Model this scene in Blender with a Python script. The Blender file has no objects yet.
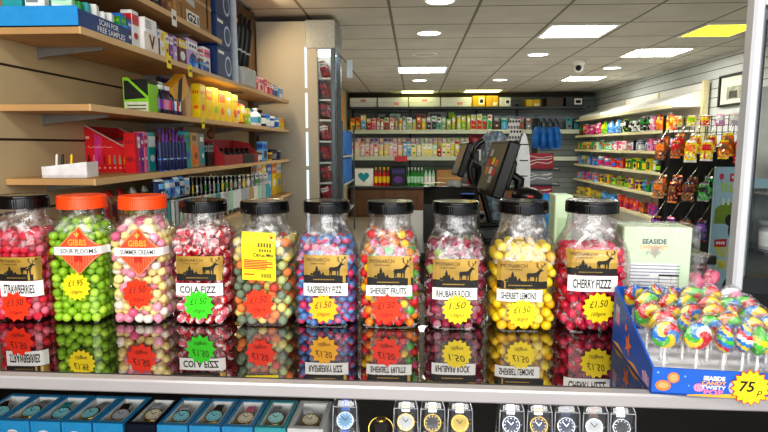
import bpy, math, random
from mathutils import Matrix, Vector
import numpy as np
R = random.Random(7)
PI = math.pi
SC = bpy.context.scene
COL = SC.collection

# ---------------------------------------------------------------- materials
_M = {}
def srgb(c):
    if isinstance(c, str):
        c = [int(c[i:i+2], 16)/255 for i in (0, 2, 4)]
    return tuple((x/12.92 if x <= .04045 else ((x+.055)/1.055)**2.4) for x in c)

def mat(key, col=None, rough=.5, metal=0., var=.08, scale=40., emit=0., spec=.5, coat=0., bump=0.):
    """procedural principled material, base colour modulated by a noise texture"""
    if key in _M: return _M[key]
    m = bpy.data.materials.new(key); m.use_nodes = True
    nt = m.node_tree; b = nt.nodes['Principled BSDF']
    c = srgb(col)
    b.inputs['Roughness'].default_value = rough
    b.inputs['Metallic'].default_value = metal
    b.inputs['Specular IOR Level'].default_value = spec
    b.inputs['Coat Weight'].default_value = coat
    tc = nt.nodes.new('ShaderNodeTexCoord')
    n = nt.nodes.new('ShaderNodeTexNoise'); n.inputs['Scale'].default_value = scale; n.inputs['Detail'].default_value = 2
    nt.links.new(tc.outputs['Object'], n.inputs['Vector'])
    r = nt.nodes.new('ShaderNodeValToRGB')
    r.color_ramp.elements[0].position = .3; r.color_ramp.elements[1].position = .7
    r.color_ramp.elements[0].color = tuple(x*(1-var) for x in c)+(1,)
    r.color_ramp.elements[1].color = tuple(min(1, x*(1+var)) for x in c)+(1,)
    nt.links.new(n.outputs['Fac'], r.inputs['Fac'])
    nt.links.new(r.outputs['Color'], b.inputs['Base Color'])
    if emit:
        nt.links.new(r.outputs['Color'], b.inputs['Emission Color'])
        b.inputs['Emission Strength'].default_value = emit
    if bump:
        bp = nt.nodes.new('ShaderNodeBump'); bp.inputs['Strength'].default_value = bump; bp.inputs['Distance'].default_value = .002
        nt.links.new(n.outputs['Fac'], bp.inputs['Height']); nt.links.new(bp.outputs['Normal'], b.inputs['Normal'])
    _M[key] = m
    return m

def clear(key, tint=(1, 1, 1), refl=.10, rough=.06, haze=0., hazecol=(.9, .9, .9), crinkle=0., gmul=1.):
    """thin clear plastic or glass film: see-through plus a fresnel sheen"""
    if key in _M: return _M[key]
    m = bpy.data.materials.new(key); m.use_nodes = True
    nt = m.node_tree; nt.nodes.clear()
    N = nt.nodes.new; L = nt.links.new
    out = N('ShaderNodeOutputMaterial')
    tr = N('ShaderNodeBsdfTransparent'); tr.inputs['Color'].default_value = tuple(tint)+(1,)
    gl = N('ShaderNodeBsdfGlossy'); gl.inputs['Roughness'].default_value = rough
    lw = N('ShaderNodeLayerWeight'); lw.inputs['Blend'].default_value = .25
    ma = N('ShaderNodeMath'); ma.operation = 'MULTIPLY_ADD'; ma.inputs[1].default_value = .55*gmul; ma.inputs[2].default_value = refl
    L(lw.outputs['Fresnel'], ma.inputs[0])
    mx = N('ShaderNodeMixShader')
    L(ma.outputs[0], mx.inputs['Fac']); L(tr.outputs[0], mx.inputs[1]); L(gl.outputs[0], mx.inputs[2])
    last = mx
    if haze or crinkle:
        df = N('ShaderNodeBsdfDiffuse'); df.inputs['Color'].default_value = tuple(hazecol)+(1,)
        m2 = N('ShaderNodeMixShader'); m2.inputs['Fac'].default_value = haze
        if crinkle:
            tc = N('ShaderNodeTexCoord'); no = N('ShaderNodeTexNoise'); no.inputs['Scale'].default_value = crinkle; no.inputs['Detail'].default_value = 3
            L(tc.outputs['Object'], no.inputs['Vector'])
            rp = N('ShaderNodeValToRGB'); rp.color_ramp.elements[0].position = .5; rp.color_ramp.elements[1].position = .72
            rp.color_ramp.elements[0].color = (haze, haze, haze, 1); k = min(1, haze+(.55 if haze > .03 else .22)); rp.color_ramp.elements[1].color = (k, k, k, 1)
            L(no.outputs['Fac'], rp.inputs['Fac']); L(rp.outputs['Color'], m2.inputs['Fac'])
            bp = N('ShaderNodeBump'); bp.inputs['Strength'].default_value = .8; bp.inputs['Distance'].default_value = .004
            L(no.outputs['Fac'], bp.inputs['Height']); L(bp.outputs['Normal'], gl.inputs['Normal'])
        L(mx.outputs[0], m2.inputs[1]); L(df.outputs[0], m2.inputs[2]); last = m2
    L(last.outputs[0], out.inputs['Surface'])
    _M[key] = m
    return m

def mixglossy(key, col, fac, rough=.02, gcol=(1, 1, 1)):
    if key in _M: return _M[key]
    m = bpy.data.materials.new(key); m.use_nodes = True
    nt = m.node_tree; nt.nodes.clear(); N = nt.nodes.new; L = nt.links.new
    out = N('ShaderNodeOutputMaterial'); mx = N('ShaderNodeMixShader')
    df = N('ShaderNodeBsdfDiffuse'); df.inputs['Color'].default_value = srgb(col)+(1,)
    gl = N('ShaderNodeBsdfGlossy'); gl.inputs['Roughness'].default_value = rough; gl.inputs['Color'].default_value = tuple(gcol)+(1,)
    lw = N('ShaderNodeLayerWeight'); lw.inputs['Blend'].default_value = .5
    ma = N('ShaderNodeMath'); ma.operation = 'MULTIPLY_ADD'; ma.inputs[1].default_value = .35; ma.inputs[2].default_value = fac
    L(lw.outputs['Fresnel'], ma.inputs[0]); L(ma.outputs[0], mx.inputs['Fac'])
    L(df.outputs[0], mx.inputs[1]); L(gl.outputs[0], mx.inputs[2]); L(mx.outputs[0], out.inputs['Surface'])
    _M[key] = m
    return m

def emis(key, col, strength):
    if key in _M: return _M[key]
    m = bpy.data.materials.new(key); m.use_nodes = True
    nt = m.node_tree; nt.nodes.clear(); N = nt.nodes.new; L = nt.links.new
    out = N('ShaderNodeOutputMaterial'); e = N('ShaderNodeEmission')
    e.inputs['Color'].default_value = tuple(srgb(col))+(1,); e.inputs['Strength'].default_value = strength
    L(e.outputs[0], out.inputs['Surface']); _M[key] = m
    return m

PAL = dict(red='d01a22', crimson='a01226', pink='f07a9c', magenta='c8246e', orange='f07a1c', yellow='f5d21a', lime='8ed024',
           green='2e9a3c', teal='2aa3a8', blue='1f6fd0', navy='1b2a5c', purple='6a3596', white='eef0ee', black='16161a',
           brown='8a5a30', silver='b8bcc0', cream='eadfc0', lilac='c6a6d8', sky='6fb6e6', grey='8a8f92', tan='c09a66', peach='f4b08a', maroon='5a1824', mint='b4e0c0')
def pal(n, rough=.4): return mat('pack_'+n, PAL[n], rough, var=.1, scale=30)
INK = lambda: mat('ink_black', '17150f', .6, var=.02)
WHITE = lambda: mat('print_white', 'f4f4f0', .5, var=.02)

# ---------------------------------------------------------------- mesh builder
class MB:
    def __init__(s):
        s.v = []; s.f = []; s.m = []; s.sm = []; s.mats = []; s.T = [Matrix()]
    def mi(s, m):
        if m not in s.mats: s.mats.append(m)
        return s.mats.index(m)
    def push(s, M): s.T.append(s.T[-1] @ M); return s
    def pop(s): s.T.pop(); return s
    def add(s, vs, fs, m, smooth=False):
        b = len(s.v); T = s.T[-1]
        s.v += [tuple(T @ Vector(p)) for p in vs]
        ms = m if isinstance(m, list) else None
        for i, f in enumerate(fs):
            s.f.append([b+k for k in f]); s.m.append(s.mi(ms[i] if ms else m)); s.sm.append(smooth)
        return s
    def box(s, c, d, m, bev=0., rz=0.):
        x, y, z = [k/2 for k in d]
        if bev <= 0:
            vs = [(a*x, b*y, e*z) for a in (-1, 1) for b in (-1, 1) for e in (-1, 1)]
            fs = [(0, 1, 3, 2), (4, 6, 7, 5), (0, 4, 5, 1), (2, 3, 7, 6), (0, 2, 6, 4), (1, 5, 7, 3)]
        else:
            b_ = min(bev, x*.9, y*.9, z*.9)
            o = [(x-b_, y), (x, y-b_), (x, -y+b_), (x-b_, -y), (-x+b_, -y), (-x, -y+b_), (-x, y-b_), (-x+b_, y)]
            i = [(x-b_, y-b_), (x-b_, y-b_), (x-b_, -y+b_), (x-b_, -y+b_), (-x+b_, -y+b_), (-x+b_, -y+b_), (-x+b_, y-b_), (-x+b_, y-b_)]
            vs = [(p[0], p[1], -z) for p in i]+[(p[0], p[1], -z+b_) for p in o]+[(p[0], p[1], z-b_) for p in o]+[(p[0], p[1], z) for p in i]
            fs = []
            for L in range(3):
                for k in range(8):
                    k2 = (k+1) % 8
                    q = [L*8+k, (L+1)*8+k, (L+1)*8+k2, L*8+k2]
                    if L == 0 and k % 2 == 0: q = [q[0], q[1], q[2]]
                    if L == 2 and k % 2 == 0: q = [q[0], q[1], q[3]]
                    fs.append(q)
            fs.append([0, 2, 4, 6]); fs.append([30, 28, 26, 24])
        M = Matrix.Translation(c) @ Matrix.Rotation(rz, 4, 'Z')
        s.push(M); s.add(vs, fs, m); s.pop()
        return s
    def quad(s, pts, m): return s.add(pts, [list(range(len(pts)))], m)
    def prism(s, out, y0, y1, m, mside=None):
        """outline in x,z extruded along y"""
        n = len(out)
        vs = [(p[0], y0, p[1]) for p in out]+[(p[0], y1, p[1]) for p in out]
        s.add(vs, [list(range(n)), list(range(2*n-1, n-1, -1))], m)
        s.add(vs, [(k, k+n, (k+1) % n+n, (k+1) % n) for k in range(n)], mside or m)
        return s
    def prismx(s, out, x0, x1, m):
        """outline in y,z extruded along x"""
        n = len(out)
        vs = [(x0, p[0], p[1]) for p in out]+[(x1, p[0], p[1]) for p in out]
        s.add(vs, [list(range(n)), list(range(2*n-1, n-1, -1))]+[(k, k+n, (k+1) % n+n, (k+1) % n) for k in range(n)], m)
        return s
    def lathe(s, prof, m, n=16, smooth=True, cap=True, c=(0, 0, 0), mats=None):
        vs = []; fs = []; ms = []
        for r, z in prof:
            vs += [(c[0]+r*math.cos(2*PI*k/n), c[1]+r*math.sin(2*PI*k/n), c[2]+z) for k in range(n)]
        for L in range(len(prof)-1):
            for k in range(n):
                fs.append((L*n+k, L*n+(k+1) % n, (L+1)*n+(k+1) % n, (L+1)*n+k)); ms.append(mats[L] if mats else m)
        s.add(vs, fs, ms, smooth)
        if cap:
            s.add(vs[:n], [list(range(n-1, -1, -1))], mats[0] if mats else m)
            s.add(vs[-n:], [list(range(n))], mats[-1] if mats else m)
        return s
    def tube(s, path, r, m, n=8, cap=True):
        P = [Vector(p) for p in path]; vs = []; fs = []
        rr = r if isinstance(r, (list, tuple)) else [r]*len(P)
        up = Vector((0, 0, 1))
        for i, p in enumerate(P):
            t = (P[min(i+1, len(P)-1)]-P[max(i-1, 0)]).normalized()
            a = t.cross(up if abs(t.z) < .95 else Vector((1, 0, 0))).normalized(); b = t.cross(a)
            vs += [tuple(p+(a*math.cos(2*PI*k/n)+b*math.sin(2*PI*k/n))*rr[i]) for k in range(n)]
        for i in range(len(P)-1):
            for k in range(n):
                fs.append((i*n+k, i*n+(k+1) % n, (i+1)*n+(k+1) % n, (i+1)*n+k))
        s.add(vs, fs, m, True)
        if cap: s.add(vs[:n], [list(range(n))], m); s.add(vs[-n:], [list(range(n-1, -1, -1))], m)
        return s
    def sphere(s, c, r, m, nu=12, nv=8, fn=None):
        rx, ry, rz = r if isinstance(r, (tuple, list)) else (r, r, r)
        vs = []; fs = []; ms = []
        for j in range(nv+1):
            t = PI*j/nv
            for i in range(nu):
                a = 2*PI*i/nu
                vs.append((c[0]+rx*math.sin(t)*math.cos(a), c[1]+ry*math.sin(t)*math.sin(a), c[2]+rz*math.cos(t)))
        for j in range(nv):
            for i in range(nu):
                q = [j*nu+i, (j+1)*nu+i, (j+1)*nu+(i+1) % nu, j*nu+(i+1) % nu]
                if j == 0: q = [q[0], q[1], q[2]]
                if j == nv-1: q = [q[0], q[1], q[3]]
                fs.append(q); ms.append(fn(i/nu, j/nv) if fn else m)
        return s.add(vs, fs, ms, True)
    def loft(s, rings, m, cap0=True, cap1=True, smooth=True):
        n = len(rings[0]); vs = [p for r in rings for p in r]
        fs = [(L*n+k, L*n+(k+1) % n, (L+1)*n+(k+1) % n, (L+1)*n+k) for L in range(len(rings)-1) for k in range(n)]
        s.add(vs, fs, m, smooth)
        if cap0: s.add(rings[0], [list(range(n-1, -1, -1))], m)
        if cap1: s.add(rings[-1], [list(range(n))], m)
        return s
    def poly2(s, pts, m, fn): return s.add([fn(*p) for p in pts], [list(range(len(pts)))], m)
    def grid2(s, x0, x1, z0, z1, m, fn, nx=10, nz=4):
        vs = [fn(x0+(x1-x0)*i/nx, z0+(z1-z0)*j/nz) for j in range(nz+1) for i in range(nx+1)]
        fs = [(j*(nx+1)+i, j*(nx+1)+i+1, (j+1)*(nx+1)+i+1, (j+1)*(nx+1)+i) for j in range(nz) for i in range(nx)]
        return s.add(vs, fs, m)
    def text2(s, txt, x, z, h, m, fn, w=None, align='C', bold=0.0, ang=0., shear=0.):
        vs, fs, tw, th = textmesh(txt, bold, shear)
        k = h/.7; kx = k
        if w: kx = w/tw
        off = {'C': -tw*kx/2, 'L': 0, 'R': -tw*kx}[align]
        ca, sa = math.cos(ang), math.sin(ang)
        P = []
        for a, b in vs:
            u, v = a*kx+off, b*k
            P.append(fn(x+u*ca-v*sa, z+u*sa+v*ca))
        return s.add(P, fs, m)
    def build(s, name, parent=None, loc=None):
        me = bpy.data.meshes.new(name); me.from_pydata(s.v, [], s.f)
        for m in s.mats: me.materials.append(m)
        me.polygons.foreach_set('material_index', s.m); me.polygons.foreach_set('use_smooth', s.sm); me.update()
        o = bpy.data.objects.new(name, me); COL.objects.link(o)
        if parent: o.parent = parent
        if loc: o.location = loc
        return o

_TX = {}
def textmesh(t, bold=0., shear=0.):
    k = (t, bold, shear)
    if k in _TX: return _TX[k]
    c = bpy.data.curves.new('lettering', 'FONT'); c.body = t; c.size = 1; c.resolution_u = 2; c.offset = bold; c.shear = shear
    o = bpy.data.objects.new('lettering', c); COL.objects.link(o)
    bpy.context.view_layer.update()
    me = o.evaluated_get(bpy.context.evaluated_depsgraph_get()).to_mesh()
    vs = [(v.co.x, v.co.y) for v in me.vertices]; fs = [list(p.vertices) for p in me.polygons]
    x0 = min(v[0] for v in vs); x1 = max(v[0] for v in vs)
    vs = [(v[0]-x0, v[1]) for v in vs]
    bpy.data.objects.remove(o); bpy.data.curves.remove(c)
    _TX[k] = (vs, fs, x1-x0, .7)
    return _TX[k]

# ---------------------------------------------------------------- tagging
LABELS = {}
def tag(o, label, cat, group=None):
    o['label'] = label; o['category'] = cat
    if group: o['group'] = group
    LABELS.setdefault(label, []).append(o.name)
    return o
def thing(name, label, cat, loc=(0, 0, 0), rz=0., group=None):
    o = bpy.data.objects.new(name, None); COL.objects.link(o); o.empty_display_size = .05
    o.location = loc; o.rotation_euler = (0, 0, rz)
    return tag(o, label, cat, group)
def struct(mb, name, parent=None):
    o = mb.build(name, parent)
    if not parent: o['kind'] = 'structure'
    return o
ORD = ['first', 'second', 'third', 'fourth', 'fifth', 'sixth', 'seventh', 'eighth', 'ninth', 'tenth', 'eleventh', 'twelfth', 'thirteenth', 'fourteenth', 'fifteenth', 'sixteenth', 'seventeenth', 'eighteenth', 'nineteenth', 'twentieth']
ORD += ['twenty-'+o for o in ORD[:9]]+['thirtieth']+['thirty-'+o for o in ORD[:9]]+['fortieth']+['forty-'+o for o in ORD[:9]]
def place(o, loc, rz=0.):
    o.location = loc; o.rotation_euler = (0, 0, rz); return o
def flat(y=0.):  # x,z plane facing -y
    return lambda x, z: (x, y, z)

# ---------------------------------------------------------------- camera frame (used to work out where things stand)
F = 555.; CAMZ = 1.37; YAW = math.radians(3.1); PIT = math.radians(7.2)
_f = (-math.sin(YAW)*math.cos(PIT), math.cos(YAW)*math.cos(PIT), -math.sin(PIT)); _r = (math.cos(YAW), math.sin(YAW), 0)
_u = (_r[1]*_f[2]-_r[2]*_f[1], _r[2]*_f[0]-_r[0]*_f[2], _r[0]*_f[1]-_r[1]*_f[0])
def on(ax, val, px, py):
    a = (px-384)/F; b = -(py-216)/F
    d = [_f[i]+a*_r[i]+b*_u[i] for i in range(3)]
    t = (val-(0, 0, CAMZ)[ax])/d[ax]
    return Vector((t*d[0], t*d[1], CAMZ+t*d[2]))
cam = bpy.data.cameras.new('camera'); cam.sensor_width = 36; cam.lens = F/768*36; cam.clip_start = .02
co = bpy.data.objects.new('camera', cam); COL.objects.link(co)
co.location = (0, 0, CAMZ); co.rotation_euler = (PI/2-PIT, 0, YAW); SC.camera = co
# ================================================================ THE ROOM
WL, WR, YB, ZC = -1.27, 3.42, 11.05, 2.38
m_tile = None
def grid_mat(key, col, line, sx, sy, ox, oy, w, axes=(0, 1), rough=.8, var=.06, only=None):
    m = bpy.data.materials.new(key); m.use_nodes = True
    nt = m.node_tree; b = nt.nodes['Principled BSDF']; N = nt.nodes.new; L = nt.links.new
    b.inputs['Roughness'].default_value = rough; b.inputs['Specular IOR Level'].default_value = .25
    tc = N('ShaderNodeTexCoord'); sp = N('ShaderNodeSeparateXYZ'); L(tc.outputs['Object'], sp.inputs[0])
    masks = []
    for ax, s_, o_ in ((axes[0], sx, ox), (axes[1], sy, oy)):
        if not s_: continue
        a = N('ShaderNodeMath'); a.operation = 'SUBTRACT'; L(sp.outputs[ax], a.inputs[0]); a.inputs[1].default_value = o_
        d = N('ShaderNodeMath'); d.operation = 'DIVIDE'; L(a.outputs[0], d.inputs[0]); d.inputs[1].default_value = s_
        f = N('ShaderNodeMath'); f.operation = 'FRACT'; L(d.outputs[0], f.inputs[0])
        l = N('ShaderNodeMath'); l.operation = 'LESS_THAN'; L(f.outputs[0], l.inputs[0]); l.inputs[1].default_value = w/s_
        masks.append(l)
    no = N('ShaderNodeTexNoise'); no.inputs['Scale'].default_value = 2.5; L(tc.outputs['Object'], no.inputs['Vector'])
    r = N('ShaderNodeValToRGB'); c = srgb(col)
    r.color_ramp.elements[0].position = .35; r.color_ramp.elements[1].position = .65
    r.color_ramp.elements[0].color = tuple(x*(1-var) for x in c)+(1,); r.color_ramp.elements[1].color = tuple(min(1, x*(1+var)) for x in c)+(1,)
    L(no.outputs['Fac'], r.inputs['Fac'])
    last = masks[0].outputs[0]
    if len(masks) > 1:
        mx = N('ShaderNodeMath'); mx.operation = 'MAXIMUM'; L(masks[0].outputs[0], mx.inputs[0]); L(masks[1].outputs[0], mx.inputs[1]); last = mx.outputs[0]
    mix = N('ShaderNodeMixRGB'); L(last, mix.inputs['Fac']); L(r.outputs['Color'], mix.inputs['Color1']); mix.inputs['Color2'].default_value = srgb(line)+(1,)
    L(mix.outputs['Color'], b.inputs['Base Color'])
    return m
m_ceil = grid_mat('ceiling_tiles', 'b9b7ae', '757369', .65, .6, -.2, .62, .022)
m_floor = grid_mat('floor_vinyl', 'a8a094', '7a746a', .5, .5, 0, 0, .006, rough=.35)
m_slat = grid_mat('slatwall_tan', 'cab690', '3e3222', 0, .23, 0, 1.39-.23*4-.004, .008, axes=(0, 2))
m_clad = grid_mat('cladding_grey', 'c4c8c6', '5c6262', 0, .105, 0, .02, .009, axes=(0, 2))
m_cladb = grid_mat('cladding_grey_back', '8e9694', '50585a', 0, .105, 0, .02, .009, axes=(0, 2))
struct(MB().box(((WL+WR)/2, 5.0, -.03), (WR-WL+.4, 12.4, .06), m_floor), 'floor')
struct(MB().box(((WL+WR)/2, 5.0, ZC+.03), (WR-WL+.4, 12.4, .06), m_ceil), 'ceiling')
struct(MB().box(((WL+WR)/2, YB+.05, ZC/2), (WR-WL+.4, .1, ZC-.002), m_cladb), 'wall_back')
struct(MB().box((WR+.05, 5.0, ZC/2), (.1, 12.0, ZC-.002), m_clad), 'wall_right')
m_cream = mat('cream_paint', 'c8bc9c', .7, var=.05, scale=3)
struct(MB().box((WL-.05, 2.2, ZC/2), (.1, 1.36, ZC-.002), m_slat), 'wall_left')           # slatted panel behind the near shelves
struct(MB().box((WL-.06, -.1, ZC/2), (.1, 3.2, ZC-.002), mat('brown_wall', '5a4632', .7)), 'wall_left_near')
struct(MB().box((WL-.07, 7.1, ZC/2), (.1, 8.3, ZC-.002), m_cream), 'wall_left_far')
m_oak = mat('oak_orange', 'c88a40', .5, var=.18, scale=12)
m_dkoak = mat('oak_dark', '5a4024', .5, var=.15, scale=12)
t = MB(); t.box((WL+.012, 3.72, 2.06), (.02, .80, .62), m_oak); struct(t, 'trim_1')
t = MB(); t.box((WL+.012, 3.60, 1.25), (.02, 1.16, .98), mat('alcove_cream', 'dccba8', .6, var=.04, scale=3)); struct(t, 'trim_7')
t = MB(); t.box((WL+.03, 4.22, 1.55), (.06, .10, 1.62), m_dkoak); t.box((WL+.03, 3.6, 2.30), (.06, 1.14, .08), m_dkoak); struct(t, 'trim_2')
t = MB(); t.box(((WL+WR)/2, YB-.03, ZC-.035), (WR-WL, .06, .07), mat('dark_cornice', '4a4436', .7)); struct(t, 'trim_3')

# ceiling fittings -------------------------------------------------
panels = [((399, 445), (66, 73), 'w', 'large white ceiling light panel straight ahead, over the bottle aisle'),
          ((402, 433), (89, 94), 'y', 'far yellowish ceiling panel by the back wall, left of its twin'),
          ((465, 500), (88.5, 93), 'y', 'far yellowish ceiling panel by the back wall, above yellow boxes'),
          ((546, 607), (23, 38), 'w', 'nearest big white ceiling light panel in the middle of the ceiling'),
          ((630, 681), (47, 57), 'w', 'white ceiling light panel between the yellow panel and the dome camera'),
          ((566, 601), (75, 81), 'w', 'small looking far white panel above the right wall shelves'),
          ((695, 745), (22, 37), 'Y', 'bright yellow ceiling light panel nearest the framed picture')]
m_fr = mat('panel_frame', 'd8d8d0', .5)
for (xa, xb), (ya, yb), k, lab in panels:
    a = on(2, ZC, xa, (ya+yb)/2); b = on(2, ZC, xb, (ya+yb)/2); y0 = on(2, ZC, xa, yb).y; y1 = on(2, ZC, xa, ya).y
    w = b.x-a.x; d = min(max(y1-y0, .5), 1.0); cx, cy = (a.x+b.x)/2, (y0+y1)/2
    r = thing('ceiling_light_panel', lab, 'ceiling light', (cx, cy, ZC))
    f = MB()
    for sx in (-1, 1): f.box((sx*(w/2+.012), 0, -.006), (.024, d+.048, .012), m_fr)
    for sy in (-1, 1): f.box((0, sy*(d/2+.012), -.006), (w, .024, .012), m_fr)
    f.build('frame', r)
    e = {'w': emis('panel_white', 'fffcf4', 24), 'y': emis('panel_yellowish', 'f2ee9c', 5), 'Y': emis('panel_yellow', 'f6ec30', 4.0)}[k]
    MB().box((0, 0, -.004), (w, d, .006), e).build('diffuser', r)
for px, py, rr, lab in [(429, 32.5, .105, 'round white downlight second nearest along the middle of the ceiling'), (419.5, 80, .11, 'round white downlight just behind the large panel ahead'),
                        (500, 79.5, .11, 'round white downlight left of the dome camera, far down the shop'), (538, 54, .11, 'round white downlight directly left of the dome camera'),
                        (612, 67.5, .11, 'round white downlight right of the dome camera'), (440, 0, .1, 'nearest round downlight cut by the top edge of the view')]:
    p = on(2, ZC, px, py)
    r = thing('round_downlight', lab, 'ceiling light', p)
    MB().lathe([(rr+.012, 0), (rr+.012, -.008), (rr, -.012), (rr-.004, -.004)], m_fr, 28, cap=False).build('rim', r)
    MB().lathe([(rr-.003, -.002), (rr-.003, -.007)], emis('downlight', 'ffffff', 6.), 28).build('diffuser', r)
p = on(2, ZC, 579, 61)
r = thing('dome_camera', 'white security dome camera with dark lens hanging from the ceiling', 'camera', p)
MB().lathe([(.07, 0), (.07, -.03), (.055, -.05)], mat('cam_white', 'e4e4e0', .4), 20).build('base', r)
MB().sphere((0, 0, -.075), .06, mat('cam_white', 'e4e4e0', .4), 16, 10).build('housing', r)
MB().sphere((-.012, -.035, -.085), .036, mat('lens_black', '0a0a0c', .1), 14, 8).build('lens', r)
p = on(2, ZC, 425, 54)
tag(MB().lathe([(.14, 0), (.14, -.006), (.125, -.01), (.12, -.002)], m_fr, 24, cap=False).build('ceiling_ring', None, p), 'flat pale ring fitting on the ceiling between downlight and panel', 'ceiling fitting')

# lamps: daylight from the shop front behind the viewer, added soft fill along the shop
def area(n, loc, rot, sx, sy, e, c=(1, 1, 1)):
    l = bpy.data.lights.new(n, 'AREA'); l.shape = 'RECTANGLE'; l.size = sx; l.size_y = sy; l.energy = e; l.color = c
    o = bpy.data.objects.new(n, l); COL.objects.link(o); o.location = loc; o.rotation_euler = rot; return o
area('shop_front_daylight', (.3, -1.9, 1.75), (math.radians(86), 0, 0), 3.6, 1.5, 95, (1, .98, .95))
area('near_ceiling_light', (-.1, .35, 2.36), (math.radians(12), 0, 0), 1.6, .5, 26, (1, .98, .94))
area('alcove_fill', (-1.12, 3.85, 2.3), (0, math.radians(-35), 0), .15, .5, 7, (1, .78, .45))  # added warm fill for the orange wood, no real fitting
area('floor_bounce_fill', (1.0, 6.6, .06), (PI, 0, 0), 3.4, 6.5, 38, (1, .98, .92))  # added up-facing fill, stands in for light bounced off the floor
area('alcove_low_fill', (-1.0, 3.3, 1.66), (0, math.radians(20), 0), .1, 1.2, 1.1, (1, .88, .66))  # added fill to brighten the bay below the upper shelf
w = bpy.data.worlds.new('world'); SC.world = w; w.use_nodes = True
w.node_tree.nodes['Background'].inputs[0].default_value = (.82, .88, 1, 1); w.node_tree.nodes['Background'].inputs[1].default_value = .6
SC.view_settings.view_transform = 'Standard'; SC.view_settings.exposure = 0.0
SC.view_settings.look = 'Medium High Contrast'
SC.cycles.transparent_max_bounces = 24
# ================================================================ SHOP GOODS: builders (front faces -y, base at z = 0)
def _c(n): return pal(n)
def carton(w, d, h, c1, c2, c3):
    mb = MB(); mb.box((0, 0, h/2), (w, d, h), _c(c1), min(w, d, h)*.05)
    for s_, wd, T in ((1, w, lambda x, z: (x, -d/2-.0006, z)), (2, d, lambda x, z: (w/2+.0006, x, z)), (3, d, lambda x, z: (-w/2-.0006, x, z))):
        T2 = lambda x, z, T=T, s_=s_: tuple(a+b for a, b in zip(T(x, z), ((0, -.0005, 0), (.0005, 0, 0), (-.0005, 0, 0))[s_-1]))
        mb.poly2([(-wd*.47, h*.62), (wd*.47, h*.62), (wd*.47, h*.9), (-wd*.47, h*.9)], _c(c2), T)
        mb.poly2([(wd*.32*math.cos(k*PI/5), h*.34+min(wd, h)*.24*math.sin(k*PI/5)) for k in range(10)], _c(c3), T)
        for k in range(3): mb.poly2([(-wd*.36+wd*.26*k, h*.72), (-wd*.36+wd*.26*k+wd*.18, h*.72), (-wd*.36+wd*.26*k+wd*.18, h*.81), (-wd*.36+wd*.26*k, h*.81)], _c(c3), T2)
    return mb
def pouch(w, d, h, c1, c2, c3):
    mb = MB(); nx, nz = 8, 9; vs = {}; fs = []; ms = []
    P = []
    for side in (-1, 1):
        for j in range(nz+1):
            for i in range(nx+1):
                u, v = i/nx*2-1, j/nz*2-1
                b = max(0, (1-abs(u)**2.5))*max(0, (1-abs(v)**4))
                P.append((u*w/2*(1-.06*(1-abs(v)**3)), side*(d/2*b**.6+.001), (v+1)/2*h))
    n1 = (nx+1)*(nz+1)
    for s_ in (0, 1):
        for j in range(nz):
            for i in range(nx):
                a = s_*n1+j*(nx+1)+i; fs.append((a, a+1, a+nx+2, a+nx+1))
                ms.append(_c(c3) if j in (0, nz-1) else (_c(c2) if 5 <= j <= 6 and 1 <= i <= 6 else (_c(c3) if j in (2, 3) and 2 <= i <= 5 and (i+j) % 2 else _c(c1))))
    return mb.add(P, fs, ms, True)
def bottle(w, d, h, c1, c2, c3):
    r = w/2
    return MB().lathe([(r*.9, 0), (r, h*.03), (r, h*.18), (r, h*.52), (r, h*.6), (r*.55, h*.76), (r*.4, h*.8), (r*.4, h*.86), (r*.46, h*.86), (r*.46, h)], _c(c1), 14, mats=[_c(c1), _c(c1), _c(c2), _c(c1), _c(c1), _c(c1), _c(c1), _c(c3), _c(c3)])
def tub(w, d, h, c1, c2, c3):
    r = w/2
    return MB().lathe([(r*.86, 0), (r*.9, h*.12), (r*.96, h*.62), (r, h*.8), (r*1.05, h*.8), (r*1.05, h*.94), (r*.95, h)], _c(c1), 16, mats=[_c(c1), _c(c2), _c(c1), _c(c3), _c(c3), _c(c3)])
def card(w, d, h, c1, c2, c3):
    """upright printed pack or book with a picture"""
    mb = MB(); mb.box((0, 0, h/2), (w, d, h), _c(c1), d*.1)
    f = flat(-d/2-.0006); g = flat(-d/2-.0012)
    mb.poly2([(-w*.42, h*.1), (w*.42, h*.1), (w*.42, h*.58), (-w*.42, h*.66)], _c(c2), f)
    mb.poly2([(w*.05+w*.22*math.cos(k*PI/6), h*.34+min(w, h)*.18*math.sin(k*PI/6)) for k in range(12)], _c(c3), g)
    mb.poly2([(-w*.4, h*.76), (w*.2, h*.76), (w*.2, h*.9), (-w*.4, h*.9)], _c(c3), f)
    return mb
def blister(w, d, h, c1, c2, c3):
    """hanging card with a clear bubble and euro hole"""
    mb = MB(); mb.box((0, d*.4, h/2), (w, d*.12, h), _c(c1)); mb.box((0, 0, h*.36), (w*.74, d*.7, h*.5), _c(c2), d*.2)
    f = flat(d*.4-d*.06-.0006)
    mb.poly2([(-w*.42, h*.68), (w*.42, h*.68), (w*.42, h*.82), (-w*.42, h*.82)], _c(c3), f)
    mb.poly2([(-w*.18, h*.9), (w*.18, h*.9), (w*.12, h*.95), (-w*.12, h*.95)], INK(), f)
    return mb
def vape(w, d, h, c1, c2, c3):
    r = w/2
    return MB().lathe([(r*.8, 0), (r, h*.02), (r, h*.3), (r, h*.34), (r, h*.74), (r*.95, h*.78), (r*.5, h*.84), (r*.42, h*.98), (r*.3, h)], _c(c1), 12, mats=[_c(c3), _c(c1), _c(c3), _c(c1), _c(c1), _c(c2), _c(c2), _c(c2)])
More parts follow.
